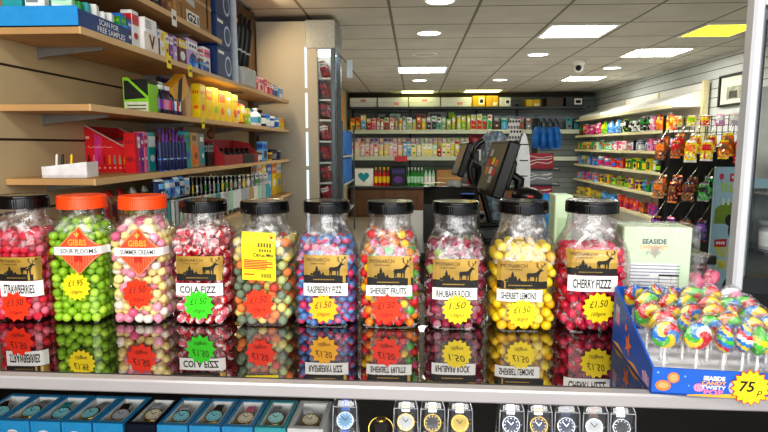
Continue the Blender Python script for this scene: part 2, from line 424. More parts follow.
def header_bag(w, d, h, c1, c2, c3):
    """toy or sweet bag under a folded header card"""
    mb = pouch(w, d, h*.8, c1, c2, c1)
    mb.box((0, 0, h*.88), (w*.98, .006, h*.24), _c(c3)); f = flat(-.0036)
    mb.poly2([(-w*.36, h*.83), (w*.36, h*.83), (w*.36, h*.94), (-w*.36, h*.94)], _c(c2), f)
    return mb
def toy(w, d, h, c1, c2, c3):
    """figure in a window box"""
    mb = MB(); mb.box((0, d*.1, h/2), (w, d*.8, h), _c(c1), w*.03)
    f = flat(-d*.3-.0006)
    mb.poly2([(-w*.38, h*.12), (w*.38, h*.12), (w*.38, h*.7), (0, h*.8), (-w*.38, h*.7)], _c(c3), f)
    mb.sphere((0, -d*.34, h*.30), (w*.2, d*.12, h*.16), _c(c2), 10, 7); mb.sphere((0, -d*.34, h*.53), (w*.15, d*.1, h*.1), _c(c2), 10, 7)
    mb.poly2([(-w*.34, h*.85), (w*.34, h*.85), (w*.34, h*.94), (-w*.34, h*.94)], _c(c2), f)
    return mb
def crinkle(seed):
    def fn(w, d, h, c1, c2, c3):
        rr = random.Random(seed*17+3); mb = MB(); nx, nz = 8, 10; P = []; fs = []; ms = []
        tw = rr.uniform(-.3, .3)
        for side in (-1, 1):
            for j in range(nz+1):
                for i in range(nx+1):
                    u, v = i/nx*2-1, j/nz*2-1
                    b = max(0, 1-abs(u)**2.2)*max(0, 1-abs(v)**3)
                    edge = i in (0, nx) or j in (0, nz)
                    k = .72+.28*(1-max(0, v)**2) if v > .3 else 1
                    rr2_ = random.Random(seed*999+i*31+j) if edge else rr
                    P.append((u*w/2*k*(1+rr2_.uniform(-.07, .07)), side*(d/2*b**.5*(1+(0 if edge else rr.uniform(-.35, .25))))+.12*w*tw*u*v, max(0., (v+1)/2*h+rr2_.uniform(-.02, .02)*h)))
        n1 = (nx+1)*(nz+1)
        for s_ in (0, 1):
            for j in range(nz):
                for i in range(nx):
                    a = s_*n1+j*(nx+1)+i; fs.append((a, a+1, a+nx+2, a+nx+1))
                    ms.append(_foil(c3) if j in (0, nz-1) else (_foil(c2) if (5 <= j <= 7 and 1 <= i <= 6) or (i+j*seed) % 7 == 3 else (_foil(c3) if j in (2, 3) and (i+j+seed) % 3 == 0 else _foil(c1))))
        return mb.add(P, fs, ms, False)
    return fn
def _foil(n): return mat('foil_'+n, PAL[n], .22, coat=.6, var=.3, scale=60)
NOUN = dict(crinkle0=('sweet_bag', 'sweet bag'), crinkle1=('sweet_bag', 'sweet bag'), crinkle2=('sweet_bag', 'sweet bag'), carton=('carton', 'carton'), pouch=('foil_pouch', 'foil pouch'), bottle=('bottle', 'bottle'), tub=('tub', 'tub'), card=('picture_pack', 'picture pack'), blister=('carded_pack', 'carded pack'),
            vape=('vape_pen', 'vape pen'), header_bag=('header_bag', 'header bag'), toy=('toy_box', 'boxed toy'))
KFN = dict(crinkle0=crinkle(0), crinkle1=crinkle(1), crinkle2=crinkle(2), carton=carton, pouch=pouch, bottle=bottle, tub=tub, card=card, blister=blister, vape=vape, header_bag=header_bag, toy=toy)
_PK = {}
def good(kind, w, d, h, cols, label, loc, rz=0., group=None, name=None, cat=None):
    k = (kind, round(w, 3), round(d, 3), round(h, 3), cols)
    nm, noun = NOUN[kind]
    if k in _PK:
        o = _PK[k].copy(); COL.objects.link(o); o.name = name or nm
    else:
        o = KFN[kind](w, d, h, *cols).build(name or nm); _PK[k] = o
    place(o, loc, rz)
    tag(o, label, cat or noun, group)
    return o
def cols3(spec):
    q = spec.split('/'); return tuple((q+q[-1:]*3)[:3])
# ================================================================ DISPLAY COUNTER
ZT = 1.0
cr = thing('display_counter', 'dark mirror-topped glass display counter with pale metal front edge carrying the sweet jars', 'counter', (0, 1.1, 0), math.radians(-.7))
def cb(name, c, d, m, bev=0., lab=None):
    o = MB().box((c[0], c[1]-1.1, c[2]), d, m, bev).build(name, cr)
    if lab: o['label'] = lab
    return o
m_top = mixglossy('counter_black_glass', '1a1718', .34, .012, (1, .97, .95))
m_edge = mat('counter_edge_metal', 'b4b0b0', .38, .25, var=.05, scale=6)
m_dark = mat('cabinet_black', '0f1012', .6, var=.1)
cb('glass_top', (0, 1.15, ZT-.011), (2.9, .62, .022), m_top, lab='dark mirror-like glass top')
cb('front_edge', (0, .827, ZT-.0112), (2.9, .022, .0224), m_edge, .003, 'pale metal front edge')
cb('watch_shelf', (0, 1.13, .742), (2.8, .56, .012), mat('shelf_black', '15161a', .35))
cb('back_panel', (0, 1.43, .55), (2.8, .02, .82), m_dark)
cb('side_panel', (-1.43, 1.14, .5), (.02, .6, .95), m_dark)
cb('side_panel', (1.43, 1.14, .5), (.02, .6, .95), m_dark)
cb('base_panel', (0, 1.12, .33), (2.82, .58, .66), m_dark)
cb('front_glass', (0, .845, .83), (2.82, .005, .29), clear('cabinet_glass', refl=.02, rough=.01, gmul=.25))

# ================================================================ SWEET JARS
AB = .0648
PA = [(0, .0575, 5), (.004, .0608, 5), (.18, .0617, 4.6), (.193, .0607, 4.2), (.204, .0560, 3.2), (.212, .0500, 2.3), (.218, .0450, 2), (.243, .0440, 2)]   # square shoulder
PA2 = [(z*(.976 if z > .19 else 1), a*(.98 if z > .205 else 1), n) for z, a, n in PA]
PB = [(0, .0605, 4.6), (.004, .0640, 4.6), (.140, AB, 4.2), (.158, .0632, 3.6), (.177, .0580, 2.9), (.195, .0505, 2.3), (.204, .0455, 2), (.212, .0440, 2), (.237, .0440, 2)]  # bottle shoulder
PC = [(z*1.01, a*1.045, n) for z, a, n in PB]
PD = [(z*1.015, a*1.075, n) for z, a, n in PB]
PF = [(0, .0605, 5), (.004, .0640, 5), (.172, AB, 5), (.184, .0630, 5), (.203, .0490, 2.3), (.209, .0465, 2), (.236, .0460, 2)]   # faceted shoulder
def prof_at(P, z):
    z = max(P[0][0], min(P[-1][0], z))
    for (z0, a0, n0), (z1, a1, n1) in zip(P, P[1:]):
        if z <= z1:
            t = (z-z0)/max(1e-9, z1-z0); return a0+(a1-a0)*t, n0+(n1-n0)*t
    return P[-1][1], P[-1][2]
KD = .94   # depth / width
def sring(a, n, z, N=48):
    out = []
    for k in range(N):
        t = 2*PI*k/N; c, s_ = math.cos(t), math.sin(t)
        out.append((a*math.copysign(abs(c)**(2/n), c), a*KD*math.copysign(abs(s_)**(2/n), s_), z))
    return out
def front(P, x, z, off=.0008):
    a, n = prof_at(P, z); q = min(.999, abs(x)/a)
    return (x, -a*KD*(1-q**n)**(1/n)-off, z)
m_pet = clear('jar_plastic', (.985, .985, .985), .035, .05, gmul=.55)
m_bag = clear('inner_bag_film', (.97, .97, .97), .05, .15, haze=.035, crinkle=55., gmul=.3)
m_lidk = mat('lid_black', '0b0b0c', .14, coat=.3, var=.05)
m_lido = mat('lid_orange', 'f4521c', .32, coat=.2, var=.04)
m_gold = mat('label_gold', 'b08e40', .38, .2, var=.3, scale=22)
m_lor = mat('label_orange', 'e8502a', .5, var=.06)
m_lol = mat('label_orange_pale', 'f08a58', .5, var=.06)
m_ly = mat('label_yellow', 'f6e414', .5, var=.04)
m_rule = mat('label_red_print', 'c03020', .5)
STAR = {'R': mat('star_red', 'ff3a12', .5, var=.03), 'Y': mat('star_yellow', 'fbe01a', .5, var=.03), 'G': mat('star_green', '3ee820', .5, var=.03), 'O': mat('star_amber', 'fdb913', .5, var=.03)}
m_pen = mat('pen_ink', '3a1a10', .7)

STAG = [(.575, .50), (.60, .57), (.70, .575), (.775, .60), (.815, .67), (.85, .725), (.895, .70), (.925, .665), (.90, .645), (.865, .63), (.85, .57), (.825, .49), (.82, .27), (.795, .27), (.79, .43), (.77, .44), (.76, .27), (.74, .27), (.735, .43), (.66, .44), (.645, .38), (.65, .27), (.63, .27), (.615, .40), (.605, .27), (.585, .27), (.59, .42)]
ANT = [[(.845, .71), (.80, .80), (.79, .90), (.80, .96)], [(.80, .80), (.765, .84)], [(.79, .88), (.755, .93)], [(.86, .72), (.89, .81), (.93, .87), (.935, .95)], [(.89, .81), (.87, .88)], [(.93, .87), (.96, .92)]]
def stroke(mb, pts, w, m, fn):
    for (a, b) in zip(pts, pts[1:]):
        dx, dz = b[0]-a[0], b[1]-a[1]; L_ = math.hypot(dx, dz) or 1; nx, nz = -dz/L_*w/2, dx/L_*w/2
        mb.poly2([(a[0]+nx, a[1]+nz), (a[0]-nx, a[1]-nz), (b[0]-nx, b[1]-nz), (b[0]+nx, b[1]+nz)], m, fn)
def star_pts(cx, cz, r, n, k=.78, rot=0.):
    return [(cx+(r if i % 2 == 0 else r*k)*math.cos(rot+PI*i/n), cz+(r if i % 2 == 0 else r*k)*math.sin(rot+PI*i/n)) for i in range(2*n)]

def monarch(P, x0, x1, z0, z1):
    mb = MB(); f0 = lambda x, z: front(P, x, z, .0009); W, H = x1-x0, z1-z0
    def u(layer): return lambda a, b: front(P, x0+a*W, z0+b*H, .0009+.0003*layer)
    mb.grid2(x0, x1, z0, z1, m_gold, f0, 12, 2)
    hill = [0, .07, .2, .3, .42, .55, .7, .85, 1]; hh = [.27, .29, .25, .31, .30, .27, .29, .26, .28]
    for i in range(8): mb.poly2([(hill[i], 0), (hill[i+1], 0), (hill[i+1], hh[i+1]), (hill[i], hh[i])], INK(), u(1))
    for cx, h, w in ((.30, .60, .075), (.36, .46, .06), (.24, .42, .06), (.44, .38, .05), (.18, .36, .05)):
        for q in range(3):
            b = .27+(h-.27)*q/3.3; mb.poly2([(cx-w*(1-q*.25), b), (cx+w*(1-q*.25), b), (cx, b+(h-.27)*.5)], INK(), u(1+.2*q))
    mb.poly2(STAG, INK(), u(2))
    for s_ in ANT: stroke(mb, s_, .014, INK(), u(2))
    m_br = mat('label_brown_print', '4a3414', .5)
    mb.text2('MONARCH', .33, .77, .13, m_br, u(2), w=.52)
    mb.text2('CONFECTIONERY', .33, .67, .055, m_br, u(2), w=.36)
    mb.box((0, 0, -5), (1e-4, 1e-4, 1e-4), m_br) if False else None
    for i in range(14): mb.poly2([(.22+i*.035, .10), (.242+i*.035, .10), (.242+i*.035, .14), (.22+i*.035, .14)], m_gold, u(2))
    return mb
def strip(P, x0, x1, z0, z1, txt, th=.55, tw=.78):
    mb = MB(); f1 = lambda x, z: front(P, x, z, .0012)
    mb.grid2(x0, x1, z0, z1, WHITE(), f1, 12, 1)
    m2 = MB(); m2.text2(txt, x0+(x1-x0)*.48, z0+(z1-z0)*(.5-th/2), (z1-z0)*th, INK(), lambda x, z: front(P, x, z, .0016), w=(x1-x0)*tw, bold=.02)
    return mb, m2
def sticker(P, cx, cz, r, k, t1, t2, n, rot=.1):
    mb = MB(); f1 = lambda x, z: front(P, x, z, .0021); f2 = lambda x, z: front(P, x, z, .0025)
    mb.poly2(star_pts(cx, cz, r, n, .78 if n < 14 else .82, rot), STAR[k], f1)
    pen = m_pen if k in 'RG' else INK(); m2 = MB()
    m2.text2(t1, cx, cz+r*.06, r*.42, pen, f2, w=r*1.1, ang=.1, shear=.3, bold=.0)
    m2.text2(t2, cx, cz-r*.48, r*.24, pen, f2, w=r*.85, ang=.08, shear=.3)
    return mb, m2
def diamond(P, cx, cz, hw, hh, name):
    mb = MB(); f = lambda k: (lambda x, z: front(P, x, z, .0009+.0005*k))
    N = 26
    for i in range(N):   # built in columns so it follows the jar
        a, b = -1+2*i/N, -1+2*(i+1)/N
        for (k0, mm, sc) in ((0, m_lol, 1.0), (1, m_lor, .93)):
            ha, hb = (1-abs(a))*hh*sc, (1-abs(b))*hh*sc; xa, xb = cx+a*hw*sc, cx+b*hw*sc
            mb.poly2([(xa, cz-ha), (xb, cz-hb), (xb, cz+hb), (xa, cz+ha)], mm, f(k0))
    for i in range(-7, 8):   # fine stripes of the lower half
        x = cx+i*hw*.11; h_ = hh*.9*(1-abs(i*.11))-hh*.04
        if h_ > hh*.2: mb.poly2([(x-.0005, cz-h_), (x+.0005, cz-h_), (x+.0005, cz-hh*.18), (x-.0005, cz-hh*.18)], m_lol, f(2))
    m_g = mat('emblem_gold', 'e6b84a', .4)
    mb.text2('GIBBS', cx, cz+hh*.24, hh*.25, m_g, f(3), w=hw*.78, bold=.015)
    for a in (-.55, 0, .55):   # little crest above the name
        mb.poly2([(cx, cz+hh*.56), (cx+math.sin(a-.22)*hw*.16, cz+hh*.56+math.cos(a)*hh*.17), (cx+math.sin(a)*hw*.19, cz+hh*.56+math.cos(a)*hh*.24), (cx+math.sin(a+.22)*hw*.16, cz+hh*.56+math.cos(a)*hh*.17)], m_g, f(3))
    mb.poly2([(cx-hw*.16, cz-hh*.48), (cx, cz-hh*.40), (cx+hw*.16, cz-hh*.48), (cx+hw*.16, cz-hh*.2), (cx-hw*.16, cz-hh*.2)], m_rule, f(3))
    mb.grid2(cx-hw*1.0, cx+hw*1.0, cz-hh*.17, cz+hh*.17, WHITE(), f(4), 30, 1)
    mb.text2(name, cx, cz-hh*.095, hh*.19, INK(), f(5), w=hw*1.45, bold=.01)
    return mb

def lid_mesh(r, h, z, m, ribs=70):
    mb = MB(); rings = []
    for rr, zz, rib in [(r, 0, 1), (r, h*.72, 1), (r*.995, h*.74, 0), (r*.99, h*.92, 0), (r*.955, h, 0), (r*.90, h*.97, 0)]:
        rings.append([((rr+(rib*.00025 if k % 2 else 0))*math.cos(2*PI*k/(ribs*2)), (rr+(rib*.00025 if k % 2 else 0))*math.sin(2*PI*k/(ribs*2)), z+zz) for k in range(ribs*2)])
    mb.loft(rings, m, smooth=False)
    mb.lathe([(r*.995, h*.745), (r*1.003, h*.78), (r*.997, h*.92)], m, 48, cap=False, c=(0, 0, z))
    return mb

# ---- sweets: one mesh per colour and shape, placed one by one
def ico(fn):
    me = []
    return me
def sweet_mesh(kind, d, cols):
    mb = MB(); r = d/2
    C = [mat('sweet_'+c, c, .38 if kind != 'dust' else .75, var=.10, scale=160, coat=.25 if kind != 'dust' else 0, bump=.25 if kind == 'dust' else 0) for c in cols]
    if kind in ('ball', 'dust'): mb.sphere((0, 0, 0), (r, r*.98, r*.96), C[0], 14, 9)
    elif kind == 'cream': mb.lathe([(r*.55, -r*.82), (r*.86, -r*.70), (r, -r*.3), (r, r*.3), (r*.86, r*.70), (r*.55, r*.82)], C[0], 14)
    elif kind == 'lemon': mb.sphere((0, 0, 0), (r*1.08, r*.95, r*.9), C[0], 14, 9)
    elif kind == 'two': mb.sphere((0, 0, 0), r, C[0], 14, 9, fn=lambda u, v: C[0] if v < .5 else C[1])
    elif kind == 'swirl': mb.sphere((0, 0, 0), (r, r*.97, r*.93), C[0], 16, 10, fn=lambda u, v: C[1] if (u*3+v*.9) % 1 < .38 else C[0])
    elif kind in ('wrap', 'rock'):
        if kind == 'wrap': mb.sphere((0, 0, 0), (r*.95, r*.9, r*.9), C[0], 12, 8)
        else: mb.push(Matrix.Rotation(PI/2, 4, 'Y')).lathe([(r*.7, -r*.95), (r*.8, -r*.8), (r*.8, r*.8), (r*.7, r*.95)], C[0], 14, mats=[C[1], C[0], C[1]]).pop()
        film = clear('wrapper_film', (.95, .95, .95), .12, .12, haze=.10, crinkle=220., gmul=.3)
        for s_ in (-1, 1):   # twisted ends
            n = 9; vs = [(s_*r*.85, 0, 0)]+[(s_*r*1.35, r*.8*math.cos(2*PI*k/n)*(1 if k % 2 else .6), r*.8*math.sin(2*PI*k/n)*(1 if k % 2 else .6)) for k in range(n)]
            mb.add(vs, [(0, 1+k, 1+(k+1) % n) for k in range(n)], film)
    return mb
def pack(P, d, top, seed, dome=.5):
    rs = np.random.RandomState(seed); pts = []; L = 0; z = d*.52+.002
    while z < top:
        off = (L % 2)*.5; k = int(.07/d)+2
        for i in range(-k, k+1):
            for j in range(-k, k+1):
                pts.append(((i+off+.25*rs.randn()*.4)*d, (j+off+.25*rs.randn()*.4)*d, z+rs.randn()*.06*d))
        z += d*.74; L += 1
    pts = np.array(pts); m = d*.53+.0016
    def lim(p):
        zz = np.clip(p[:, 2], 0, P[-1][0]); a = np.interp(zz, [q[0] for q in P], [q[1] for q in P]); n = np.interp(zz, [q[0] for q in P], [q[2] for q in P])
        return a-m, n
    a, n = lim(pts); v = (np.abs(pts[:, 0]/a)**n+np.abs(pts[:, 1]/(a*KD))**n)**(1/n)
    pts = pts[v < 1.08]
    for _ in range(24):
        D = pts[:, None, :]-pts[None, :, :]; q = np.sqrt((D**2).sum(2))+1e-9; np.fill_diagonal(q, 9)
        o = np.clip(d*1.0-q, 0, None)
        pts = pts+(D/q[..., None]*o[..., None]*.36).sum(1); pts[:, 2] -= .015*d
        pts[:, 2] = np.clip(pts[:, 2], d*.5+.0022, top+d*.1)
        a, n = lim(pts); v = (np.abs(pts[:, 0]/a)**n+np.abs(pts[:, 1]/(a*KD))**n)**(1/n)
        s_ = np.where(v > 1, 1/np.maximum(v, 1e-6), 1); pts[:, 0] *= s_; pts[:, 1] *= s_
    a, n = lim(pts); v = (np.abs(pts[:, 0]/a)**n+np.abs(pts[:, 1]/(a*KD))**n)**(1/n)
    shell = v > 1-.85*d/np.maximum(a, .01)
    return pts, shell

JARS = [  # centre px, base py, profile, lid, lid radius, jar label, sweets (kind, diameter, fill, [(colour name, hexes, weight)...]), seed
 dict(px=31, py=322, P=PA, lid='k', name='STRAWBERRIES', look='red sugared balls, furthest left', s=('dust', .0185, .203), mix=[('red', ['e42848'], 5), ('pink', ['f47890'], 3), ('deep red', ['c81838'], 2)], gold=(-3, 42, 257, 281), strip=(0, 43, 281, 297), star=(16, 306.5, 16, 'R', '£1.50', '100gms', 10)),
 dict(px=88, py=324, P=PA, lid='o', name='SOUR PLOOMS', look='green balls under an orange lid', s=('ball', .0200, .232), mix=[('green', ['9ccc28'], 6), ('bright green', ['b8e044'], 3), ('dark green', ['84b420'], 2)], dia=(78, 251, 25, 25), star=(76.5, 286.5, 14.5, 'Y', '£1.95', '100gms', 16)),
 dict(px=147.5, py=326, P=PA, lid='o', name='SUMMER CREAMS', look='pastel creams under an orange lid', s=('cream', .0200, .232), mix=[('pink', ['f4a0b8'], 4), ('white', ['f6eee0'], 4), ('pale yellow', ['f4e49a'], 5), ('hot pink', ['e86a94'], 1)], dia=(138, 252, 25, 25), star=(138, 293.5, 16, 'R', '£1.50', '100gms', 10)),
 dict(px=207, py=327, P=PA2, lid='k', name='COLA FIZZ', look='red and white wrapped sweets under a black lid', s=('swirl', .0205, .205), mix=[('red and white swirled', ['d0202c', 'f8e6e2'], 5), ('pink and white swirled', ['ee7486', 'fdf2ee'], 3), ('crimson and pink swirled', ['b01228', 'f0a0a8'], 3)], gold=(175.5, 222, 256, 281), strip=(175.5, 222, 283, 296), star=(199, 305, 15.5, 'G', '£1.50', '100gms', 12)),
 dict(px=267, py=328, P=PF, lid='k', name='Citrus Mix', look='orange, yellow and grey-green balls behind a yellow label', s=('dust', .0205, .190), mix=[('orange', ['f08a48'], 4), ('pale yellow', ['e8d878'], 4), ('grey green', ['7c8c74'], 3), ('pale green', ['c0cc88'], 2), ('red', ['d84a38'], 1)], yel=(241, 276, 232.5, 280.5), star=(259, 303.5, 15.5, 'R', '£1.50', '100gms', 10)),
 dict(px=328, py=328, P=PB, lid='k', name='RASPBERRY FIZZ', look='blue and pink balls under a black lid', s=('two', .0178, .185), mix=[('blue and pink', ['5a8ac4', 'dc4a7c'], 5), ('pink and blue', ['e23c70', '6a9ad0'], 4), ('purple and pink', ['8a68a8', 'e87a9c'], 2)], gold=(303.5, 347.5, 255, 283), strip=(303.5, 347.5, 283, 296), star=(323.5, 308.5, 15, 'O', '£1.50', '100gms', 12)),
 dict(px=390, py=329, P=PB, lid='k', name='SHERBET FRUITS', look='mixed orange, red, yellow and green wrapped balls', s=('wrap', .0205, .195), mix=[('orange', ['f48a14'], 5), ('red', ['e42a30'], 3), ('yellow', ['f6cc20'], 4), ('green', ['4cb83c'], 2), ('pink', ['e84880'], 2)], gold=(367, 413, 256, 286), strip=(366, 412, 285, 296.5), star=(386.5, 309, 15.5, 'R', '£1.50', '100gms', 10)),
 dict(px=454.5, py=331, P=PB, lid='k', name='RHUBARB ROCK', look='dark plum and pale green wrapped rock pieces', s=('rock', .0220, .190), mix=[('plum', ['8a1c40', 'b87084'], 5), ('pale green', ['98ac5c', 'b05070'], 1), ('dark red', ['a02444', '7a1c3c'], 4)], gold=(433, 478, 259, 288), strip=(432.5, 477, 287.5, 300), star=(457.5, 309.5, 15, 'Y', '1.50', '100gms', 16)),
 dict(px=520.5, py=333, P=PC, lid='k', name='SHERBET LEMONS', look='bright yellow lemon sweets under a black lid', s=('lemon', .0215, .183), mix=[('yellow', ['ffd814'], 6), ('deep yellow', ['f8c40c'], 3), ('pale yellow', ['ffe64c'], 2)], gold=(498, 547, 261, 289), strip=(497.5, 542, 289.5, 302), star=(522, 313.5, 14.5, 'Y', '£1.50', '100gms', 16)),
 dict(px=588, py=334, P=PD, lid='k', name='CHERRY FIZZZ', look='crimson wrapped balls under a black lid, furthest right', s=('wrap', .0210, .183), mix=[('crimson', ['e4164a'], 5), ('bright pink', ['f24c78'], 3), ('dark red', ['c40e3c'], 3)], gold=(569, 617, 250, 275.5), strip=(569, 617, 275.5, 292), star=(598.5, 308, 15.5, 'Y', '£1.50', '100gms', 14)),
]
NS = 0
for ji, J in enumerate(JARS):
    P = J['P']; a0 = max(q[1] for q in P); YF = (1.082 if ji < 8 else 1.074)
    yc = YF+a0*KD; cx = on(1, yc, J['px'], 290).x
    L = lambda px, py: (on(1, YF, px, py).x-cx, on(1, YF, px, py).z-ZT)
    jr = thing('sweet_jar', 'clear sweet jar labelled %s, with %s' % (J['name'] if ji != 4 else 'Citrus Mix', J['look']), 'sweet jar', (cx, yc, ZT))
    rings = []
    zs = sorted(set([q[0] for q in P]+[.03, .06, .09, .12, .15]))
    for z in zs:
        a, n = prof_at(P, z); rings.append(sring(a, n, z))
    o = MB().loft(rings, m_pet, True, False, smooth=(P is not PF)).build('clear_body', jr)
    nr = P[-1][1]; zl = P[-1][0]-.003
    lr = nr+.0042
    b = lid_mesh(lr, .027 if ji < 3 else .024, zl, m_lidk if J['lid'] == 'k' else m_lido).build('lid', jr)
    MB().lathe([(nr+.0008, zl-.006), (nr+.0032, zl-.004), (nr+.0008, zl-.0015)], m_pet, 32, cap=False).build('neck_ring', jr)
    kind, d, top = J['s']
    # crinkled liner showing above the sweets
    lz = [top-.045, top-.02, top, min(zl-.01, top+.014), zl-.006]
    rings = []
    rr = random.Random(ji)
    for i, z in enumerate(lz):
        a, n = prof_at(P, z); rings.append([(q[0]*(.962-.03*rr.random()), q[1]*(.962-.03*rr.random()), q[2]+.004*(rr.random()-.5)) for q in sring(a, n, z, 36)])
    MB().loft(rings, m_bag, False, False).build('inner_bag', jr)
    if 'gold' in J:
        x0, x1, y0, y1 = J['gold']; (u0, w1), (u1, w0) = L(x0, y0), L(x1, y1)
        lim = a0*.95; u0, u1 = max(u0, -lim), min(u1, lim)
        o = monarch(P, u0, u1, w0, w1).build('stag_label', jr); o['label'] = 'gold paper label with a black stag and trees'
        x0, x1, y0, y1 = J['strip']; (u0, w1), (u1, w0) = L(x0, y0), L(x1, y1); u0, u1 = max(u0, -lim), min(u1, lim)
        m1, m2 = strip(P, u0, u1, w0, w1, J['name']); st_ = m1.build('name_strip', jr); m2.build('lettering', st_); st_['label'] = 'white name strip reading '+J['name']
    if 'dia' in J:
        px, py, hw, hh = J['dia']; (u, w_) = L(px, py)
        diamond(P, u, w_, hw*.00195, hh*.00198, J['name']).build('diamond_label', jr)['label'] = 'orange diamond label with a white name band'
    if 'yel' in J:
        x0, x1, y0, y1 = J['yel']; (u0, w1), (u1, w0) = L(x0, y0), L(x1, y1); mb = MB(); f = lambda k: (lambda x, z: front(P, x, min(z, .19), .0011+.0003*k)[:2]+(z,))
        W, H = u1-u0, w1-w0; U = lambda k: (lambda a, b_: f(k)(u0+a*W, w0+b_*H+(.5-a)*.003))
        mb.grid2(0, 1, 0, 1, m_ly, U(0), 8, 4)
        for a, b_, ww, hh, mm in [(.30, .955, .34, .016, m_rule)]+[(.06, .42-.035*i, (.86 if i % 3 else .7)-(.2 if i > 4 else 0), .012, m_rule) for i in range(6)]+[(.06, .12, .3, .015, m_rule)]:
            mb.poly2([(a, b_-hh), (a+ww, b_-hh), (a+ww, b_+hh), (a, b_+hh)], mm, U(1))
        mb.poly2(star_pts(.88, .93, .06, 10, .9), STAR['R'], U(1))
        for i in range(13): mb.poly2([(.55+i*.026, .06), (.55+i*.026+(.016 if i % 3 else .008), .06), (.55+i*.026+(.016 if i % 3 else .008), .15), (.55+i*.026, .15)], INK(), U(1))
        mb.text2('Citrus Mix', .64, .50, .075, INK(), U(2), w=.62, bold=.02)
        m_br = mat('label_olive_print', '6a5a14', .5)
        for i in range(5): mb.poly2([(.48+i*.085, .70), (.54+i*.085, .70), (.55+i*.085, .79), (.49+i*.085, .79)], m_br, U(1)); mb.poly2([(.52+i*.075, .60), (.57+i*.075, .60), (.58+i*.075, .66), (.53+i*.075, .66)], m_br, U(1))
        mb.build('yellow_label', jr)['label'] = 'yellow paper label reading Citrus Mix'
    x, y, r, k, t1, t2, n = J['star']; r *= 1.06; u, w_ = L(x, y)
    m1, m2 = sticker(P, u, w_, r*.00197, k, t1, t2, n, .1+.13*ji); st_ = m1.build('price_star', jr); m2.build('handwriting', st_); st_['label'] = {'R': 'orange-red', 'Y': 'yellow', 'G': 'bright green', 'O': 'amber'}[k]+' star price sticker with handwriting'
    # sweets
    pts, shell = pack(P, d, top, 11+ji)
    zt = pts[:, 2].max()
    vis = (shell & (pts[:, 1] < -.12*a0)) | ((pts[:, 2] > top-d*.9) & (pts[:, 1] < .45*a0))
    names = [m_[0] for m_ in J['mix']]; wts = [m_[2] for m_ in J['mix']]
    protos = {m_[0]: None for m_ in J['mix']}; meshes = {}
    rest = MB()
    oname, noun, cat = [('strawberry_bonbon', 'sugared ball sweet', 'bonbon'), ('green_ball_sweet', 'shiny ball sweet', 'ball sweet'), ('cream_sweet', 'soft cream sweet', 'cream sweet'),
        ('cola_sweet', 'ball sweet', 'cola sweet'), ('citrus_sweet', 'sugared ball sweet', 'citrus sweet'), ('raspberry_sweet', 'ball sweet', 'raspberry sweet'),
        ('fruit_sherbet', 'film-wrapped ball sweet', 'fruit sherbet'), ('rock_sweet', 'wrapped rock piece', 'rock sweet'), ('lemon_sherbet', 'lemon-shaped boiled sweet', 'lemon sherbet'), ('cherry_sweet', 'film-wrapped ball sweet', 'cherry sweet')][ji]
    boxes = []
    for key in ('gold', 'strip', 'yel'):
        if key in J: x0, x1, y0, y1 = J[key]; boxes.append((L(x0, y0), L(x1, y1)))
    inside = 0
    for q, vv in zip(pts, vis):
        c = rr.choices(J['mix'], wts)[0]
        if vv and q[1] < -.55*a0 and any(b0[0]+d*.35 < q[0] < b1[0]-d*.35 and b1[1]+d*.35 < q[2] < b0[1]-d*.35 for b0, b1 in boxes): vv = False   # wholly behind a paper label
        if not vv:
            rest.sphere(tuple(q), d*.56, mat('sweet_'+c[1][0], c[1][0]), 6, 4); inside += 1; continue
        if c[0] not in meshes:
            o = sweet_mesh(kind, d*.97, c[1]).build(oname); meshes[c[0]] = o
        else:
            o = meshes[c[0]].copy(); COL.objects.link(o)
        o.location = (cx+q[0], yc+q[1], ZT+q[2])
        o.rotation_euler = (rr.uniform(-.9, .9), rr.uniform(-.9, .9), rr.uniform(0, 6.28)) if kind != 'ball' else (0, 0, rr.uniform(0, 6))
        tag(o, '%s %s among those filling the %s jar' % (c[0], noun, J['name']), cat, 'sweets in the %s jar' % J['name']); NS += 1
    o = rest.build('sweet_heap', None, (cx, yc, ZT)); o['kind'] = 'stuff'
    tag(o, 'mass of sweets deep inside the %s jar behind the front layer' % J['name'], 'sweets')
print('sweets', NS)
# ================================================================ LEFT SHELVES
XF = -.98; Y0, Y1 = 1.66, 4.36
m_shelf = mat('shelf_tan', 'c49a66', .5, var=.1, scale=5); m_shelf_edge = mat('shelf_edge_tan', 'd8b480', .45, var=.06, scale=5)
m_brk = mat('bracket_grey', '8c8c8a', .4, .5)
SZ = {'top': 1.903, 'upper': 1.718, 'middle': 1.496, 'lower': 1.269, 'bottom': 1.0}   # upper faces
def shelf(nm, z, y0, y1, lab, x1=XF, brk=(1.86, 2.6, 3.4, 4.2)):
    r = thing('wall_shelf', lab, 'shelf', (WL, (y0+y1)/2, z))
    MB().box(((x1-WL)/2-.002, 0, -.010), (x1-WL-.008, y1-y0, .020), m_shelf, .001).build('board', r)
    MB().box((x1-WL-.003, 0, -.010), (.006, y1-y0, .021), m_shelf_edge).build('edge_strip', r)
    for yb in brk:
        if y0 < yb < y1:
            mb = MB(); mb.prism([(.0, -.0205), (x1-WL-.06, -.0205), (x1-WL-.06, -.030), (.03, -.050), (0, -.058)], yb-.006-(y0+y1)/2, yb+.006-(y0+y1)/2, m_brk)
            mb.build('bracket', r)
    return r
shelf('top', SZ['top'], 1.78, 2.86, 'topmost tan wooden wall shelf holding brown cartons, cut by the top edge')
shelf('upper', SZ['upper'], 1.635, Y1, 'long tan wall shelf carrying the blue sample tray and boxed packs')
shelf('middle', SZ['middle'], Y0, Y1, 'tan wall shelf carrying the green display carton and yellow packs')
shelf('lower', SZ['lower'], Y0, Y1, 'tan wall shelf carrying the red display carton and small white tray')
shelf('bottom', SZ['bottom'], 1.66, Y1+.06, 'lowest visible tan wall shelf behind the jars, packed with carded goods', brk=())

